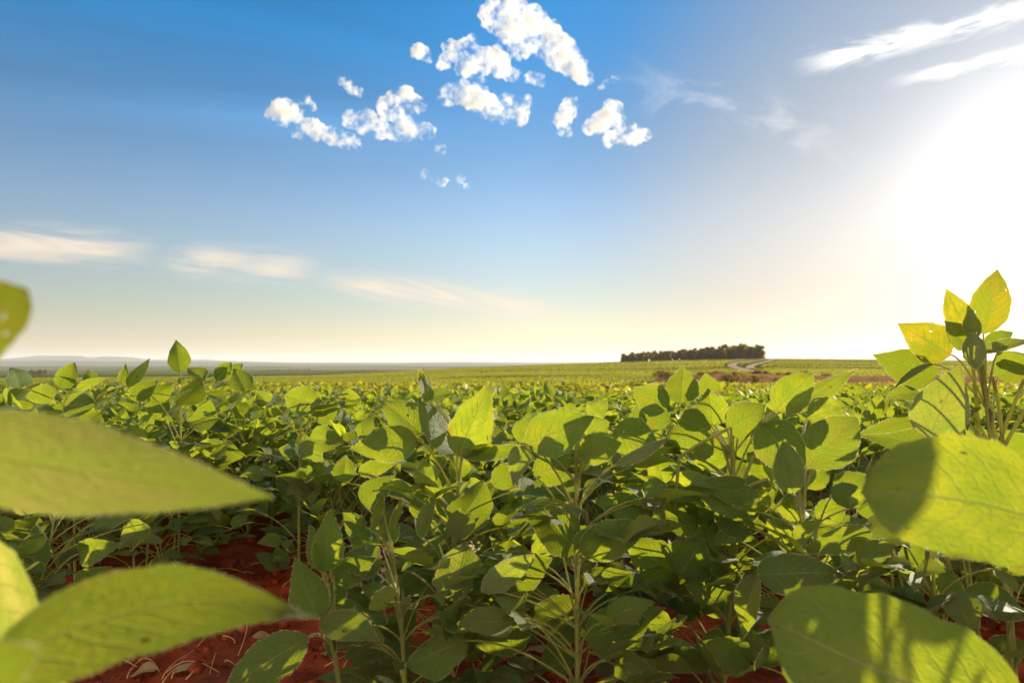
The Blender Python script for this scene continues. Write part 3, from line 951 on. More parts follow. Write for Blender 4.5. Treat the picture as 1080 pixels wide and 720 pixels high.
    def flower(self, px, py, dd=0.0):
        c = at(px, py, self.d + dd); mb = MB()
        s = self.on_stem(c[2] - 0.06)
        tube(mb, bez(s, (s + c) / 2 + np.array((0.0, -0.01, 0.01)), c, 7), 0.0011, 5, hair=160, r=self.r, mat=1)
        for i in range(16):
            p = c + self.r.normal(0, 1, 3) * np.array((0.004, 0.004, 0.010)) - np.array((0, 0, self.r.uniform(0, 0.02)))
            a = unit(self.r.normal(0, 1, 3) + np.array((0, 0, 0.4)))
            leaf(mb, p, p + a * self.r.uniform(0.005, 0.009), self.r.normal(0, 1, 3), 0.005, 2, 3, r=self.r)
        mb.build('flower_cluster', [M_FLOWER, M_HAIR], self.root, self.o)

    def done(self):
        self.st.build('stem', STEMM, self.root, self.o)
        if self.fol.n: self.fol.build('foliage', LEAFM, self.root, self.o)


# --- out-of-focus plant beside the lens
A = Plant(-120, 0.215, 330, 'blurred soybean plant with long pale leaves reaching over bare soil', seed=3, dbase=0.26, base_px=-160)
A.hk, A.hl = 0.5, 0.45
A.leaf(-120, 462, 284, 524, 100, 0.02, 0.0, roll=0, up=22, tint=0.85, fold=0.10, arch=0.05, pet=True, wave=0.05, curl=0.15, nrm=(0.2, -0.96, 0.12), mats=[M_SUN_PALE, M_HAIR])
A.leaf(-85, 385, 20, 310, 80, 0.00, -0.015, roll=0, tint=0.3, fold=0.1, damage=1, blunt=True, mats=[M_MOTTLE, M_HAIR])
A.leaf(-20, 705, 332, 642, 106, 0.03, 0.03, roll=0, up=20, tint=0.35, fold=0.05, arch=0.02, bend=-0.10, wave=0.03)
A.leaf(-60, 560, 76, 765, 150, 0.11, -0.02, roll=0, tint=0.97, nrm=(-0.15, -0.97, -0.1), fold=0.05, mats=[M_SUN_PALE, M_HAIR])
A.leaf(-70, 735, 30, 690, 90, -0.03, -0.02, roll=0, tint=0.8, fold=0.05)
A.done()

# --- out-of-focus plant at the other edge of the frame
B = Plant(1175, 0.43, 420, 'soybean plant at the frame edge with two big glowing rounded leaves', seed=4, dbase=0.50, base_px=1250)
B.hk, B.hl = 0.5, 0.45
B.leaf(1130, 560, 912, 520, 130, 0.0, 0.0, roll=0, up=12, tint=0.8, fold=0.06, arch=0.03, wave=0.03, bend=0.05, blunt=True)
B.leaf(1085, 752, 812, 652, 150, 0.02, 0.02, roll=0, up=10, tint=0.75, fold=0.06, arch=0.04, wave=0.02, bend=-0.05, blunt=True)
B.leaf(1090, 765, 815, 665, 150, 0.06, 0.02, roll=10, tint=0.2, fold=0.06, arch=0.04, flip=True, blunt=True)
B.done()

# --- tall plant against the sun
C = Plant(1030, 1.0, 352, 'tall backlit soybean plant with a crown of flare-gilded leaves against the white sky', seed=5, base_px=1062)
C.leaf(1037, 352, 1053, 283, 36, 0.0, 0.0, roll=5, tint=0.5, fold=0.12, mats=[M_FLARE_GOLD, M_HAIR])
C.leaf(1021, 350, 998, 306, 27, 0.0, 0.0, roll=-10, tint=0.7, fold=0.2, mats=[M_FLARE_GOLD, M_HAIR])
C.leaf(1003, 374, 949, 342, 42, 0.02, 0, roll=5, tint=0.8, fold=0.12, mats=[M_FLARE_GOLD, M_HAIR])
C.leaf(988, 396, 922, 374, 42, 0.05, 0, roll=0, tint=0.85, fold=0.1)
C.leaf(1021, 366, 997, 338, 24, -0.02, 0, roll=10, tint=0.3)
C.leaf(1028, 360, 1024, 324, 17, -0.03, 0, roll=20, tint=0.3)
C.leaf(1024, 352, 1030, 390, 22, -0.06, -0.03, roll=10, flip=True, tint=0.5, fold=0.3)
C.leaf(979, 462, 1014, 384, 54, -0.08, 0.02, roll=10, flip=True, tint=0.3, fold=0.1)
C.leaf(994, 474, 905, 458, 40, 0.04, 0.0, roll=0, up=25, tint=0.9)
C.leaf(972, 438, 906, 458, 16, -0.03, 0.0, roll=0, tint=0.15)
C.leaf(970, 414, 936, 418, 20, 0.05, 0.0, roll=0, up=30, tint=0.4)
C.leaf(986, 384, 943, 410, 13, 0.0, 0.0, roll=30, tint=0.2)
C.leaf(1052, 398, 1092, 376, 34, 0.05, 0.0, roll=0, tint=0.9)
C.leaf(1040, 364, 1070, 349, 18, 0.05, 0.0, roll=0, tint=0.9)
C.leaf(1034, 373, 1096, 357, 18, -0.03, 0.0, roll=0, up=50, tint=0.3)
C.leaf(1098, 490, 1056, 452, 34, 0.06, 0.0, roll=0, tint=0.9)
C.leaf(1052, 372, 1092, 396, 22, 0.0, 0.0, roll=20, tint=0.4)
C.leaf(1034, 362, 1046, 372, 14, -0.05, -0.02, roll=0, tint=0.3, pet=False)
C.leaf(1000, 480, 1018, 452, 18, -0.02, 0.0, roll=30, flip=True, tint=0.4)
for (x0, y0, x1, y1) in ((1025, 378, 1032, 480), (1032, 380, 1052, 478), (1080, 400, 1050, 476), (1086, 425, 1054, 480), (1047, 398, 1058, 475), (1012, 452, 1022, 500)):
    a_, b_ = at(x0, y0, 0.99), at(x1, y1, 1.02)
    tube(C.st, bez(a_, (a_ + b_) / 2 + np.array((0.004, 0, 0.01)), b_, 9), np.linspace(0.0022, 0.0030, 9), 7, hair=420, r=C.r)
C.pods(6, 0.25, 0.50); C.fill(9, 0.10, 0.42, 0.12)
C.done()

# --- the plants in the middle
P1 = Plant(487, 1.0, 474, 'soybean plant with a large bright upright leaf beside a thin spike leaf', seed=6, base_px=468)
for t in ((483, 481, 517, 403, 47, 0, 0, 4, 0.85), (481, 479, 446, 420, 40, 0.02, 0, 25, 0.25), (452, 424, 442, 389, 14, 0.05, 0, 30, 0.6), (444, 457, 402, 421, 38, 0.02, 0, -8, 0.45),
          (440, 463, 369, 473, 38, -0.02, -0.02, 5, 0.3), (489, 482, 562, 471, 15, 0.0, 0, 0, 0.4), (453, 419, 479, 415, 16, 0.06, 0, 0, 0.2), (450, 512, 446, 484, 25, -0.02, 0, 0, 0.8),
          (378, 498, 420, 487, 17, 0.05, 0, 0, 0.7), (362, 508, 365, 480, 24, 0.0, 0, 0, 0.5), (461, 518, 449, 489, 28, 0.02, 0, 5, 0.7), (449, 548, 445, 512, 30, 0.05, 0, 0, 0.25),
          (480, 553, 512, 509, 42, -0.02, 0, 10, 0.8), (478, 550, 461, 513, 28, 0.0, 0, -20, 0.2), (486, 505, 478, 480, 22, 0.05, 0, 0, 0.6), (520, 512, 548, 488, 26, 0.10, 0, 0, 0.75)):
    P1.leaf(*t[:7], roll=t[7], tint=t[8])
P1.leaf(445, 568, 459, 518, 18, -0.04, 0, roll=30, flip=True, tint=0.5, fold=0.4)
P1.leaf(423, 601, 474, 561, 20, -0.02, 0, roll=0, up=60, flip=False, tint=0.5)
P1.fill(30, 0.04, 0.34, 0.13); P1.flower(500, 575, 0.04)
P1.done()

P6 = Plant(400, 0.96, 520, 'soybean plant with a withered pale flower cluster among small folded leaves', seed=7, base_px=425)
for t in ((382, 531, 416, 502, 28, 0, 0, 5, 0.7), (386, 556, 361, 541, 22, 0, 0, 0, 0.8), (408, 577, 412, 541, 22, 0, 0, 10, 0.9), (388, 577, 369, 555, 24, 0.02, 0, 0, 0.6),
          (402, 598, 360, 588, 34, -0.04, 0, 20, 0.15), (399, 702, 426, 653, 46, 0.05, 0, 10, 0.15), (392, 560, 404, 520, 10, -0.02, 0, 40, 0.6), (410, 562, 424, 524, 9, -0.02, 0, 45, 0.6),
          (412, 668, 440, 640, 28, 0.06, 0, 0, 0.2), (425, 620, 452, 604, 26, 0.08, 0, 0, 0.4), (404, 640, 376, 628, 22, 0.10, 0, 0, 0.5)):
    P6.leaf(*t[:7], roll=t[7], tint=t[8])
P6.flower(385, 594, -0.05); P6.flower(404, 580, -0.06); P6.fill(16, 0.05, 0.22, 0.10, 0.06)
P6.done()

P5 = Plant(340, 0.88, 600, 'small young soybean plant with one leaf hanging low over the bare red soil', seed=8, base_px=372)
for t in ((338, 601, 327, 553, 20, 0, 0, 15, 0.2), (343, 603, 348, 538, 32, 0.0, 0, 0, 0.75), (335, 651, 311, 588, 40, -0.03, 0, 5, 0.55), (352, 607, 396, 589, 30, 0.02, 0, 0, 0.15),
          (325, 672, 236, 726, 46, -0.08, -0.04, 0, 0.5), (347, 662, 351, 698, 12, 0.0, 0, 0, 0.5), (346, 640, 362, 604, 24, 0.03, 0, 0, 0.15), (337, 651, 355, 621, 8, -0.02, 0, 30, 0.7)):
    P5.leaf(*t[:7], roll=t[7], tint=t[8])
P5.leaf(338, 653, 400, 674, 38, -0.04, -0.02, roll=0, up=35, tint=0.6, damage=1)
P5.done()

P2 = Plant(607, 0.95, 478, 'straight stemmed soybean plant with broad dark leaves stacked down its stem', seed=9, base_px=608)
for t in ((555, 468, 627, 439, 48, -0.05, 0, 5, 0.4), (548, 467, 563, 437, 26, 0.03, 0, 0, 0.25), (563, 502, 602, 484, 34, 0.0, 0, 0, 0.25),
          (609, 480, 656, 467, 32, -0.03, 0, 0, 0.6), (646, 457, 698, 471, 44, -0.02, 0, 0, 0.35), (620, 458, 642, 444, 30, 0.03, 0, 0, 0.8), (610, 582, 555, 521, 48, -0.02, 0, 10, 0.15),
          (606, 581, 645, 555, 27, -0.04, 0, 10, 0.5), (612, 582, 687, 553, 40, -0.05, 0, 0, 0.3), (673, 536, 625, 527, 27, 0.02, 0, 0, 0.15), (499, 624, 582, 588, 54, 0.0, 0, 0, 0.15),
          (558, 655, 493, 682, 48, -0.03, 0, 0, 0.1), (613, 661, 556, 643, 48, 0.02, 0, 0, 0.1), (617, 672, 686, 654, 46, -0.02, 0, 0, 0.1),
          (595, 712, 580, 674, 34, 0.04, 0, 0, 0.1), (578, 530, 606, 500, 30, 0.06, 0, 0, 0.9), (622, 440, 640, 420, 22, 0.12, 0, 0, 0.8), (585, 560, 560, 590, 26, 0.06, 0, 0, 0.7)):
    P2.leaf(*t[:7], roll=t[7], tint=t[8])
P2.leaf(552, 470, 541, 512, 24, -0.06, 0, roll=0, flip=True, tint=0.5, fold=0.3)
P2.leaf(650, 490, 708, 461, 17, -0.05, 0, roll=0, up=40, flip=True, tint=0.7)
P2.leaf(507, 622, 564, 584, 27, -0.05, 0, roll=0, flip=True, tint=0.6)
P2.leaf(478, 634, 491, 571, 48, -0.02, 0, roll=15, flip=True, tint=0.4)
P2.leaf(492, 675, 428, 702, 52, -0.06, 0, roll=0, up=30, tint=0.7, wave=0.12, curl=0.15)
P2.pods(5, 0.08, 0.35); P2.fill(36, 0.03, 0.36, 0.13)
P2.done()

P3 = Plant(771, 1.02, 450, 'soybean plant with hairy branching stalks and a ring of glowing yellow green leaves', seed=10, base_px=752)
for t in ((718, 425, 721, 386, 36, 0.05, 0, 0, 0.55), (706, 428, 668, 412, 34, 0.02, 0, 0, 0.15), (756, 413, 742, 394, 22, 0.08, 0, 0, 0.2), (752, 448, 747, 410, 38, 0.03, 0, 10, 0.4),
          (749, 449, 700, 468, 52, 0.0, 0, 0, 0.95), (767, 452, 809, 427, 38, 0.0, 0, 0, 0.9), (817, 433, 858, 393, 38, 0.02, 0, 0, 0.8), (836, 432, 904, 389, 22, 0.03, 0, 15, 0.5),
          (736, 489, 770, 462, 34, 0.03, 0, 0, 0.9), (779, 459, 807, 486, 30, 0.04, 0, 0, 0.9), (674, 450, 677, 423, 22, 0.1, 0, 0, 0.7), (676, 451, 707, 427, 30, 0.08, 0, 0, 0.9),
          (737, 546, 688, 545, 42, -0.02, 0, 0, 0.2), (716, 607, 660, 569, 46, -0.03, 0, 0, 0.1), (716, 608, 742, 568, 52, -0.06, 0, 0, 0.1), (753, 543, 799, 561, 32, -0.06, 0, 0, 0.3),
          (755, 548, 773, 594, 30, -0.04, 0, 0, 0.5), (787, 507, 714, 517, 18, -0.06, 0, 0, 0.3), (755, 542, 734, 514, 28, 0.0, 0, 0, 0.2), (785, 541, 809, 516, 26, 0.03, 0, 0, 0.85),
          (722, 616, 785, 604, 44, -0.06, 0, 0, 0.35), (716, 702, 660, 668, 48, -0.02, 0, 0, 0.15), (735, 678, 772, 690, 44, -0.04, 0, 0, 0.6), (790, 676, 832, 698, 36, -0.02, 0, 0, 0.3),
          (765, 640, 800, 632, 24, 0.06, 0, 0, 0.9), (700, 510, 690, 480, 26, 0.08, 0, 0, 0.8), (728, 420, 738, 400, 18, 0.14, 0, 0, 0.9)):
    P3.leaf(*t[:7], roll=t[7], tint=t[8])
for (x0, y0, x1, y1) in ((768, 452, 716, 482), (716, 482, 712, 540), (772, 460, 776, 540), (795, 480, 770, 545), (810, 505, 770, 522)):
    a_, b_ = at(x0, y0, 1.0), at(x1, y1, 1.0)
    tube(P3.st, bez(a_, (a_ + b_) / 2 + np.array((0.0, 0, 0.004)), b_, 8), 0.0024, 7, hair=260, r=P3.r)
P3.pods(7, 0.08, 0.38); P3.fill(38, 0.03, 0.38, 0.14)
P3.done()

P4 = Plant(838, 0.92, 470, 'soybean plant with heavy shaded leaves and one long dark leaf drooping over', seed=12, base_px=850)
for t in ((803, 446, 848, 498, 50, -0.02, 0, 10, 0.1), (850, 492, 904, 438, 52, -0.02, 0, 20, 0.1), (851, 441, 893, 428, 36, 0.06, 0, 0, 0.9), 
          (798, 606, 895, 602, 42, -0.1, 0, 0, 0.1), (800, 606, 782, 674, 26, -0.1, 0, 30, 0.1), (919, 560, 840, 583, 27, -0.05, 0, 0, 0.5), (833, 549, 840, 513, 24, 0.02, 0, 0, 0.4),
          (809, 548, 852, 582, 22, 0.0, 0, 0, 0.7), (880, 520, 915, 500, 30, 0.05, 0, 0, 0.9), (860, 545, 893, 530, 26, 0.05, 0, 0, 0.8), (868, 470, 905, 480, 30, 0.12, 0, 0, 0.8),
          (870, 640, 900, 600, 26, 0.06, 0, 0, 0.5), (905, 540, 930, 520, 28, 0.10, 0, 0, 0.9)):
    P4.leaf(*t[:7], roll=t[7], tint=t[8])
P4.leaf(836, 520, 826, 462, 32, -0.08, -0.02, roll=10, flip=True, tint=0.4, fold=0.25)
P4.pods(6, 0.06, 0.32); P4.fill(32, 0.03, 0.34, 0.13)
P4.done()

P7 = Plant(985, 0.98, 540, 'soybean plant mostly hidden under the two big glowing leaves, with bare crossing stalks', seed=13, base_px=1000)
for t in ((1017, 622, 1088, 652, 32, 0, 0, 0, 0.3), (1013, 652, 984, 588, 28, 0, 0, 10, 0.15), (955, 600, 975, 570, 26, 0.05, 0, 0, 0.7), (1045, 690, 1080, 676, 30, 0.04, 0, 0, 0.3), (940, 560, 965, 540, 26, 0.08, 0, 0, 0.9)):
    P7.leaf(*t[:7], roll=t[7], tint=t[8])
for i in range(9):
    x0 = 950 + i * 16; a_, b_ = at(x0 - 20 + P7.r.uniform(-14, 14), 560, 1.05), at(x0 + P7.r.uniform(-14, 14), 745, 1.0)
    tube(P7.st, bez(a_, (a_ + b_) / 2 + np.array((P7.r.uniform(-.02, .02), 0, 0)), b_, 8), 0.0022, 7, hair=300, r=P7.r)
P7.pods(8, 0.05, 0.30); P7.fill(24, 0.05, 0.25, 0.12)
P7.done()

L1 = Plant(60, 1.25, 520, 'soybean plant with a long stalked leaf over red soil behind the blurred leaf', seed=14, base_px=15)
for t in ((83, 584, 127, 574, 28, -0.02, 0, 0, 0.7), (-8, 573, 41, 544, 30, 0, 0, 0, 0.8), (-8, 585, 48, 562, 22, 0.02, 0, 0, 0.5), (47, 566, 27, 606, 30, -0.02, 0, 0, 0.15),
          (58, 600, 35, 622, 24, 0, 0, 0, 0.3), (11, 531, 65, 530, 26, 0.05, 0, 10, 0.1), (78, 622, 114, 598, 24, -0.04, 0, 0, 0.7), (119, 537, 170, 527, 25, 0.08, 0, 0, 0.5), (99, 552, 144, 540, 18, 0.05, 0, 0, 0.8)):
    L1.leaf(*t[:7], roll=t[7], tint=t[8])
L1.leaf(154, 552, 126, 577, 26, 0.05, 0, roll=0, flip=True, tint=0.7)
L1.fill(16, 0.1, 0.3, 0.10)
L1.done()

# two plants that break the skyline over the hills
L2 = Plant(192, 1.75, 408, 'tall soybean plant whose pointed top leaf stands over the horizon of blue hills', seed=15)
L2.leaf(190, 393, 186, 358, 22, roll=8, tint=0.6, fold=0.2)
for t in ((216, 401, 197, 387, 18, 0, 0, 0, 0.2), (228, 401, 244, 382, 16, 0, 0, 0, 0.3), (232, 398, 256, 384, 16, 0.03, 0, 0, 0.35), (259, 412, 247, 388, 24, 0.02, 0, 0, 0.4),
          (189, 427, 211, 396, 28, -0.03, 0, 0, 0.6), (230, 441, 197, 444, 30, -0.02, 0, 0, 0.7), (240, 481, 199, 476, 32, -0.02, 0, 0, 0.8), (160, 418, 184, 404, 20, 0, 0, 0, 0.2), (172, 440, 160, 412, 22, 0.02, 0, 0, 0.4)):
    L2.leaf(*t[:7], roll=t[7], tint=t[8])
L2.fill(12, 0.12, 0.5, 0.14); L2.pods(3, .1, .4)
L2.done()
L3 = Plant(85, 1.72, 420, 'tall soybean plant with leaf tips reaching the horizon by the brown tree belt', seed=16)
for t in ((62, 409, 79, 382, 20, 0, 0, 0, 0.5), (20, 409, 13, 387, 24, 0, 0, 0, 0.15), (60, 413, 27, 419, 20, 0, 0, 0, 0.3), (67, 427, 103, 428, 28, -0.03, 0, 10, 0.1), (138, 421, 166, 402, 20, 0, 0, 0, 0.3), (80, 410, 112, 398, 10, 0, 0, 0, 0.85),
          (135, 408, 158, 378, 13, 0.02, 0, 20, 0.4), (128, 405, 133, 383, 10, 0.02, 0, 0, 0.7), (98, 408, 92, 390, 14, 0.04, 0, 0, 0.2)):
    L3.leaf(*t[:7], roll=t[7], tint=t[8])
L3.fill(12, 0.12, 0.48, 0.14); L3.pods(3, .1, .4)
L3.done()
L4 = Plant(318, 1.7, 425, 'soybean plant with flat wide leaves and a pale turned over leaf near the open field', seed=17)
for t in ((338, 426, 299, 417, 30, 0, 0, 0, 0.3), (326, 463, 362, 466, 30, -0.02, 0, 0, 0.5), (283, 426, 270, 412, 18, 0, 0, 0, 0.3), (330, 440, 358, 428, 24, 0.02, 0, 0, 0.2), (345, 500, 318, 488, 30, 0, 0, 0, 0.8)):
    L4.leaf(*t[:7], roll=t[7], tint=t[8])
L4.leaf(316, 468, 342, 486, 20, -0.03, 0, roll=0, flip=True, tint=0.9)
L4.fill(12, 0.1, 0.42, 0.14); L4.pods(3, .1, .4)
L4.done()

# ------------------------------------------------------------------ litter on the soil
def clods():
    mb = MB(); rc = np.random.RandomState(9)
    bm = bmesh.new(); bmesh.ops.create_icosphere(bm, subdivisions=2, radius=1.0)
    bv = np.array([v.co[:] for v in bm.verts]); bf = np.array([[v.index for v in f.verts] for f in bm.faces]); bm.free()
    n = 3800
    for i in range(n):
        y = rc.uniform(0.75, 3.0) ** 1.0; px = rc.uniform(-40, 1120); x = (px - 540) / FP * y
        s = 0.0035 * (rc.pareto(2.2) + 0.6); s = min(s, 0.017)
        v = bv * (1 + 0.75 * (vnoise(bv[:, 0] * 1.9 + i, bv[:, 1] * 1.9 + bv[:, 2] * 1.3, i % 50)[:, None] - 0.4) + 0.35 * (vnoise(bv[:, 2] * 3.7 + i, bv[:, 0] * 3.7 + bv[:, 1] * 2.1, i % 41)[:, None] - 0.5)) * s * np.array((1, 1, 0.7)) * rc.uniform(0.7, 1.3, 3)
        c, sn = math.cos(i), math.sin(i)
        v = np.stack([v[:, 0] * c - v[:, 1] * sn, v[:, 0] * sn + v[:, 1] * c, v[:, 2]], 1)
        mb.add(v + np.array((x, y, float(tz(x, y) + soil(x, y)) + s * 0.15)), tris=bf)
    o = mb.build('soil_clods', M_CLOD)
    tag(o, 'small crumbly clods of dark red earth scattered over the bare soil', 'soil', None, 'stuff')


clods()
rs = np.random.RandomState(31)
STRAW = [((262, 650), (255, 690), .3), ((232, 690), (226, 714), .5), ((180, 706), (215, 700), .5), ((215, 700), (236, 712), .5), ((176, 716), (196, 702), .3), ((290, 655), (330, 648), .2), ((272, 690), (300, 700), .3), ((205, 652), (250, 646), .4), ((120, 690), (150, 698), .4),
         ((345, 700), (372, 690), .3), ((420, 640), (455, 650), .4), ((520, 700), (548, 690), .4), ((455, 560), (470, 545), .3), ((100, 660), (128, 668), .4), ((140, 712), (165, 690), .3), ((300, 612), (330, 606), .3), ((190, 612), (215, 604), .3)]
for i in range(34):
    q0 = np.array((rs.uniform(75, 430), rs.uniform(590, 716))); an = rs.uniform(-0.5, 0.9); ln = rs.uniform(9, 30)
    STRAW.append((tuple(q0), tuple(q0 + ln * np.array((math.cos(an), -math.sin(an)))), .3))
for i, (p0, p1, _) in enumerate(STRAW):
    def hit(p):
        d = 0.55 / ((p[1] - HOR) / FP); x = (p[0] - 540) / FP * d
        return np.array((x, d, float(tz(x, d) + soil(x, d)) + 0.006))
    a_, b_ = hit(p0), hit(p1)
    m_ = (a_ + b_) / 2 + rs.normal(0, 0.008, 3) + np.array((0, 0, 0.012))
    mb = MB(); tube(mb, bez(a_, m_, b_, 7) - a_, np.linspace(0.0012, 0.0007, 7) * rs.uniform(0.6, 1.3), 5, r=rs)
    o = mb.build('straw', M_STRAW); o.location = a_
    tag(o, 'dry pale straw stalk lying on the bare red soil', 'straw', 'dry straws lying on the soil')

M_DRY = leaf_material('withered leaf', dark=(0.20, 0.12, 0.05), light=(0.34, 0.24, 0.10), under=(0.36, 0.24, 0.11), trans=(0.4, 0.25, 0.06), mixf=0.25, detail=False)
for i in range(26):
    px = rs.uniform(70, 420) if i < 16 else rs.uniform(420, 1060); y = rs.uniform(1.22, 1.95)
    x = (px - 540) / FP * y; z = float(tz(x, y) + soil(x, y)) + 0.010
    az = rs.uniform(0, 6.28); L = rs.uniform(0.03, 0.06)
    a_ = np.array((math.cos(az), math.sin(az), rs.normal(0, 0.15)))
    mb = MB(); leaf(mb, -a_ * L / 2, a_ * L / 2, (rs.normal(0, .3), rs.normal(0, .3), 1), L * rs.uniform(0.4, 0.65), 6, 9, fold=rs.uniform(0.1, 0.6), arch=rs.uniform(0.02, 0.15), wave=0.12, curl=rs.uniform(-0.1, 0.4), tint=rs.uniform(0, 1), r=rs)
    o = mb.build('withered_leaf', M_DRY); o.location = (x, y, z)
    tag(o, 'small curled withered leaf fallen on the red soil', 'fallen leaf', 'withered leaves on the soil')

# ------------------------------------------------------------------ the hazy air over the plain
HZ0, HZ1 = -120.0, 330.0
hx = 34000.0
bm = bmesh.new(); bmesh.ops.create_cube(bm, size=1.0)
for v in bm.verts: v.co = Vector((v.co.x * 2 * hx, v.co.y * 2 * hx, HZ0 if v.co.z < 0 else HZ1))
me = bpy.data.meshes.new('haze'); bm.to_mesh(me); bm.free()
hz = bpy.data.objects.new('haze', me); COL.objects.link(hz); hz['kind'] = 'stuff'
m, nt_, out = newmat('hazy air'); q = N(nt_)
v = q.n('ShaderNodeVolumePrincipled'); v.inputs['Color'].default_value = (0.93, 0.95, 1.0, 1); v.inputs['Density'].default_value = HAZE_D; v.inputs['Anisotropy'].default_value = 0.2
q.link(v.outputs[0], out.inputs['Volume']); m.cycles.homogeneous_volume = True if hasattr(m.cycles, 'homogeneous_volume') else False
me.materials.append(m)
# ------------------------------------------------------------------ light and sky
SUN_AZ = R(39.5); SUN_EL = R(12.0)
sd = np.array((math.sin(SUN_AZ) * math.cos(SUN_EL), math.cos(SUN_AZ) * math.cos(SUN_EL), math.sin(SUN_EL)))
sl = bpy.data.lights.new('sun', 'SUN'); sl.energy = 5.0; sl.angle = R(0.53); sl.color = (1.0, 0.87, 0.66)
so = bpy.data.objects.new('sun', sl); COL.objects.link(so)
so.rotation_euler = Vector(sd).to_track_quat('Z', 'Y').to_euler()

w = bpy.data.worlds.new('World'); S.world = w; w.use_nodes = True
nt = w.node_tree
for n_ in list(nt.nodes): nt.nodes.remove(n_)
k = N(nt)
wo = k.n('ShaderNodeOutputWorld'); bg = k.n('ShaderNodeBackground')
sky = k.n('ShaderNodeTexSky', sky_type='NISHITA')
SKY_SAT, AUR1, AUR2 = 1.42, 0.18, 3.2
CL_LO, CL_HI, CL_D, CL_STEP = 0.465, 0.72, 0.09, 0.7
sky.sun_disc = False; sky.sun_elevation = SUN_EL; sky.sun_rotation = SUN_AZ
sky.air_density = 1.0; sky.dust_density = 0.3; sky.ozone_density = 2.5; sky.altitude = 600
bg.inputs[1].default_value = 0.133

dirv = k.n('ShaderNodeTexCoord').outputs['Generated']
ds = k.n('ShaderNodeSeparateXYZ'); k.link(dirv, ds.inputs[0])
dx, dy, dz = ds.outputs
dt = k.n('ShaderNodeVectorMath', operation='DOT_PRODUCT'); k.link(dirv, dt.inputs[0]); dt.inputs[1].default_value = sd
cosg = k.math('MAXIMUM', dt.outputs['Value'], 0.0)
# faint beams fanning out from the sun
e1 = unit(np.cross(sd, (0, 0, 1.0))); e2 = np.cross(e1, sd)
def dot_(v):
    q_ = k.n('ShaderNodeVectorMath', operation='DOT_PRODUCT'); k.link(dirv, q_.inputs[0]); q_.inputs[1].default_value = v; return q_.outputs['Value']
fan = k.math('ARCTAN2', dot_(e2), dot_(e1))
fv = k.n('ShaderNodeCombineXYZ'); k.link(k.math('MULTIPLY', fan, 11.0), fv.inputs[0]); k.link(k.math('MULTIPLY', cosg, 0.9), fv.inputs[1])
beam = k.math('MULTIPLY', k.math('SUBTRACT', k.noise(fv.outputs[0], 1.0, 4, 0.55), 0.5), k.math('MULTIPLY', k.ramp(cosg, 0.80, 0.55), k.ramp(dz, 0.22, 0.36)))
rays = k.math('MULTIPLY_ADD', beam, 1.0, 1.0)
hs = k.n('ShaderNodeHueSaturation'); k.link(sky.outputs[0], hs.inputs['Color'])
hs.inputs['Hue'].default_value = 0.498
k.put(hs.inputs['Saturation'], k.math('SUBTRACT', k.ramp(dz, 0.10, 0.46, 1.0, SKY_SAT), k.ramp(cosg, 0.84, 0.985, 0.0, 0.5)))
k.put(hs.inputs['Value'], k.math('MULTIPLY', k.math('ADD', k.ramp(dz, 0.0, 0.22, 0.58, 0.73), k.ramp(dz, 0.25, 0.5, 0.0, 0.22)), k.math('MULTIPLY', rays, k.ramp(cosg, 0.76, 0.96, 1.0, 0.68))))
skyc = k.mix(1.0, hs.outputs[0], k.mix(k.ramp(dz, 0.02, 0.26), (1.0, 0.78, 0.63), k.mix(k.ramp(cosg, 0.84, 0.97), (1.0, 0.89, 0.88), (1.0, 0.89, 0.80))), 'MULTIPLY')
# the bright air round the sun
def scaled(col, f):
    v = k.n('ShaderNodeVectorMath', operation='SCALE'); v.inputs[0].default_value = col; k.put(v.inputs['Scale'], f); return v.outputs[0]
def addc(a, b):
    v = k.n('ShaderNodeVectorMath', operation='ADD'); k.link(a, v.inputs[0]); k.link(b, v.inputs[1]); return v.outputs[0]
skyc = addc(skyc, scaled((1.0, 0.90, 0.76), k.math('MULTIPLY', k.math('POWER', cosg, 26.0), AUR1)))
skyc = addc(skyc, scaled((1.0, 0.95, 0.88), k.math('MULTIPLY', k.math('POWER', cosg, 140.0), AUR2)))
# thin high cloud: long wisps low over the plain and a brighter bank high beside the sun
yy_ = k.math('MAXIMUM', dy, 0.05)
g = k.math('DIVIDE', dx, yy_); h = k.math('DIVIDE', dz, yy_)
def wisp(slope, icpt, g0, g1, g2, g3, thick, sx, sy, seed, lo, hi, amount, skew=0.0, bell=True):
    line = k.math('MULTIPLY_ADD', g, slope, icpt)
    off = k.math('SUBTRACT', h, line)
    cv = k.n('ShaderNodeCombineXYZ')
    k.put(cv.inputs[0], k.math('MULTIPLY_ADD', off, skew, k.math('MULTIPLY', g, sx))); k.put(cv.inputs[1], k.math('MULTIPLY', off, sy)); cv.inputs[2].default_value = seed
    nz = k.noise(cv.outputs[0], 1.0, 8, 0.62, 0.9)
    cw = k.n('ShaderNodeCombineXYZ'); k.put(cw.inputs[0], k.math('MULTIPLY_ADD', off, -9.0, k.math('MULTIPLY', g, 4.6))); cw.inputs[1].default_value = seed * 3.1
    patch = k.ramp(k.noise(cw.outputs[0], 1.0, 2, 0.5), 0.30, 0.50, 0.45, 1.0)
    amount = k.math('MULTIPLY', patch, amount) if slope < 0 else amount
    m_ = k.ramp(k.math('ABSOLUTE', off), 0.0, thick, 1.0, 0.0)
    e_ = k.math('MULTIPLY', k.ramp(g, g0, g1), k.ramp(g, g2, g3, 1.0, 0.0))
    return k.math('MULTIPLY', k.math('MULTIPLY', k.ramp(k.math('ADD', nz, k.math('MULTIPLY', m_, 0.22)), lo, hi), k.math('MULTIPLY', m_, e_)), amount)
wcA = wisp(-0.05, 0.1395, -1.3, -1.0, -0.62, -0.50, 0.046, 4.2, 26.0, 2.3, 0.46, 0.80, 0.9, 22)
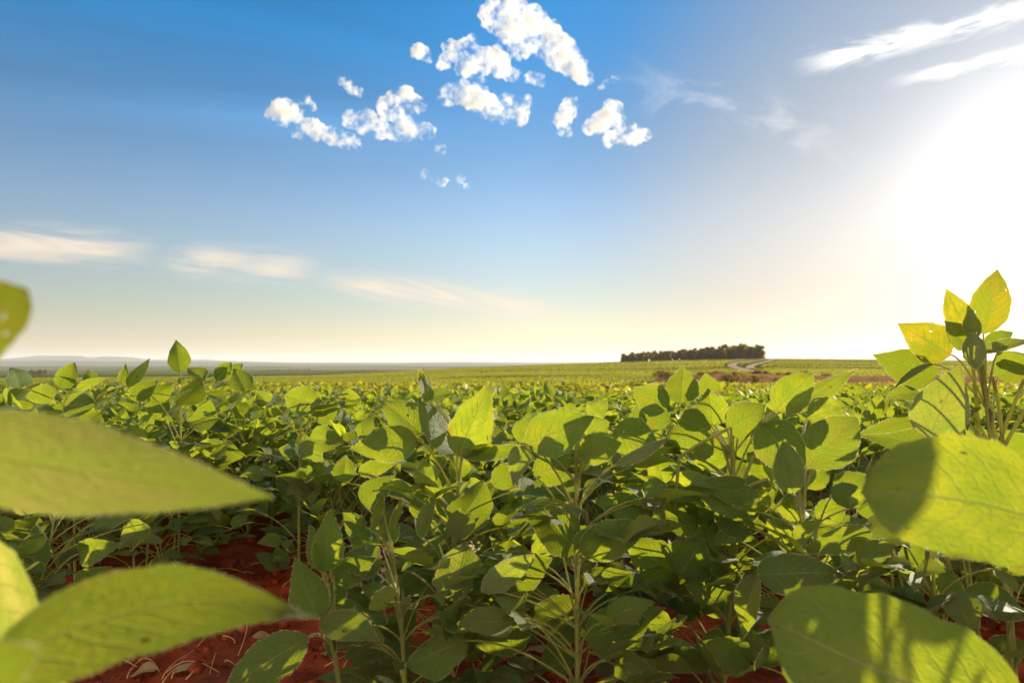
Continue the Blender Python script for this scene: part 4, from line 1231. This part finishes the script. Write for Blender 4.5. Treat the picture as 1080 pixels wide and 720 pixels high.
wcB = wisp(-0.06, 0.1220, -0.54, -0.44, -0.36, -0.26, 0.040, 5.0, 28.0, 5.9, 0.45, 0.80, 0.9, 24)
wcC = wisp(-0.155, 0.0825, -0.31, -0.20, -0.02, 0.14, 0.036, 5.0, 30.0, 9.4, 0.44, 0.80, 0.9, 24)
wc = k.math('MAXIMUM', wcA, k.math('MAXIMUM', wcB, wcC))
wc2 = wisp(0.25, 0.335, 0.405, 0.50, 2.0, 3.0, 0.034, 9.0, 34.0, 4.1, 0.50, 0.74, 0.95, -20)
wc3 = wisp(0.22, 0.292, 0.54, 0.66, 2.0, 3.0, 0.020, 9.0, 40.0, 7.7, 0.52, 0.74, 0.9, -20)
wc4 = wisp(-0.3, 0.47, 0.12, 0.30, 0.40, 0.55, 0.11, 9.0, 14.0, 2.7, 0.66, 0.95, 0.30)
allw = k.math('MAXIMUM', k.math('MAXIMUM', wc, wc4), k.math('MAXIMUM', wc2, wc3))
wcol = k.mix(k.ramp(dz, 0.12, 0.32), (3.9, 3.3, 2.6), (5.6, 5.3, 5.0))
skyc = k.mix(allw, skyc, wcol)
# unseen warm cloud glow added to the sky behind the camera as fill light
rear_fill = k.math('MULTIPLY', k.ramp(dy, -0.05, -0.45), k.math('MULTIPLY', k.ramp(dz, -0.02, 0.10), k.ramp(k.noise(dirv, 2.6, 6, 0.6), 0.30, 0.55, 0.25, 1.0)))
skyc = k.mix(rear_fill, skyc, (6.9, 5.7, 4.4))
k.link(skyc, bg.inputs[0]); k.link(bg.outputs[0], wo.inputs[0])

# cumulus puffs: lumpy bodies of vapour at 2.4 km
CLOUDS = [
    ('largest white puffy cloud, a long slanting heap at the top of the sky', [(522, 12, 15), (540, 22, 19), (556, 32, 20), (575, 44, 17), (592, 52, 14), (600, 66, 13), (612, 78, 10), (580, 60, 10), (534, 8, 12), (618, 84, 6)]),
    ('broad white cloud under the long slanting one', [(478, 56, 10), (495, 52, 13), (510, 62, 13), (526, 68, 12), (540, 78, 8), (490, 68, 10), (468, 66, 7), (508, 78, 8)]),
    ('tiny round cloud standing off by the broad white cloud', [(441, 54, 7), (450, 57, 6)]),
    ('white cloud with a deep arched body, lowest of the central stack', [(472, 100, 9), (488, 98, 12), (503, 104, 13), (518, 112, 12), (535, 112, 11), (550, 114, 9), (550, 126, 7), (532, 122, 8)]),
    ('double cloud with two stacked heads over a flat puff', [(370, 126, 8), (386, 130, 11), (400, 136, 9), (412, 112, 13), (428, 106, 10), (440, 112, 9), (424, 124, 9), (432, 138, 12), (450, 138, 9), (418, 140, 8)]),
    ('round cloud at the end of the chain over the open plain', [(286, 120, 8), (298, 118, 12), (310, 120, 9), (322, 106, 6), (330, 112, 4)]),
    ('low flat cloud sloping down below the round one', [(322, 132, 8), (335, 138, 9), (350, 144, 9), (366, 148, 9), (378, 154, 6), (314, 142, 5)]),
    ('thin slanting scrap of cloud above the double cloud', [(361, 86, 4), (369, 92, 6), (379, 98, 4)]),
    ('upright knotted cloud at the start of the trio nearer the sun', [(592, 128, 8), (600, 116, 9), (604, 108, 6), (596, 138, 6)]),
    ('middle cloud of the trio with a raised crown', [(622, 134, 7), (634, 128, 10), (645, 118, 10), (652, 126, 8)]),
    ('flat cloud at the sunward end of the trio', [(642, 148, 7), (655, 145, 9), (668, 142, 9), (682, 141, 6)]),
    ('small scrap of cloud between the broad cloud and the long one', [(560, 82, 6), (570, 85, 6)]),
    ('small faint scrap below the tail of the long cloud', [(640, 90, 5), (649, 87, 5)]),
    ('tiny cloud speck under the arched cloud', [(463, 158, 4), (468, 157, 3)]),
    ('long faint scrap of cloud, lowest of all the puffs', [(449, 184, 5), (458, 187, 5), (468, 192, 4)]),
    ('faint wisp beside the lowest scrap', [(486, 190, 4), (493, 195, 3)]),
]
def cloud_material():
    m, nt_, out = newmat('cloud vapour'); q = N(nt_)
    pos = q.n('ShaderNodeNewGeometry').outputs['Position']
    n1 = q.math('ADD', q.math('MULTIPLY', q.noise(pos, 0.014, 3, 0.5, 0.3), 0.5), q.math('MULTIPLY', q.noise(pos, 0.045, 6, 0.65, 0.5), 0.5))
    den = q.ramp(n1, CL_LO, CL_HI, 0.0, CL_D)
    v = q.n('ShaderNodeVolumePrincipled')
    v.inputs['Color'].default_value = (0.955, 0.952, 0.955, 1); v.inputs['Anisotropy'].default_value = 0.25
    q.link(den, v.inputs['Density'])
    q.link(v.outputs[0], out.inputs['Volume'])
    m.cycles.volume_step_rate = CL_STEP
    return m
M_CLOUD = cloud_material()
DC = 2400.0
rc = np.random.RandomState(4)
for lab, lobes in CLOUDS:
    bm = bmesh.new()
    cen = np.mean([at(a_, b_, DC) for a_, b_, _ in lobes], axis=0)
    for a_, b_, r_ in lobes:
        c_ = at(a_, b_, DC) - cen; rad = r_ / FP * DC * 1.20
        for q_ in range(4):
            off = rc.normal(0, 0.33, 3) * rad if q_ else np.zeros(3)
            rr_ = rad * (1.0 if q_ == 0 else rc.uniform(0.4, 0.7))
            t_ = bmesh.ops.create_icosphere(bm, subdivisions=3, radius=rr_)
            bmesh.ops.translate(bm, verts=t_['verts'], vec=Vector(c_ + off + np.array((0, rc.uniform(-0.4, 0.4) * rad, 0))))
    me = bpy.data.meshes.new('cloud'); bm.to_mesh(me); bm.free()
    o = bpy.data.objects.new('cloud', me); COL.objects.link(o)
    md = o.modifiers.new('remesh', 'REMESH'); md.mode = 'VOXEL'; md.voxel_size = 4.0
    dg = bpy.context.evaluated_depsgraph_get()
    me2 = bpy.data.meshes.new_from_object(o.evaluated_get(dg)); o.modifiers.clear(); o.data = me2; me2.name = 'cloud'
    nv_ = len(me2.vertices); co = np.empty(nv_ * 3); me2.vertices.foreach_get('co', co); co = co.reshape(-1, 3)
    no = np.empty(nv_ * 3); me2.vertices.foreach_get('normal', no); no = no.reshape(-1, 3)
    f_ = fbm(co[:, 0] / 18 + co[:, 1] / 25, co[:, 2] / 18 - co[:, 1] / 22, 5, 7)
    co = co + no * (f_ * 15)[:, None]
    me2.vertices.foreach_set('co', co.ravel()); me2.update()
    me2.materials.clear(); me2.materials.append(M_CLOUD)
    o.location = cen
    tag(o, lab, 'cloud', 'puffy clouds')

# ------------------------------------------------------------------ render settings
S.render.engine = 'CYCLES'
S.cycles.use_denoising = True
S.cycles.max_bounces = 14; S.cycles.diffuse_bounces = 4; S.cycles.glossy_bounces = 2; S.cycles.transmission_bounces = 6
S.cycles.transparent_max_bounces = 6; S.cycles.volume_bounces = 12
S.cycles.caustics_reflective = False; S.cycles.caustics_refractive = False
S.view_settings.view_transform = 'Standard'; S.view_settings.look = 'None'
S.view_settings.exposure = 0.92; S.view_settings.gamma = 1.0
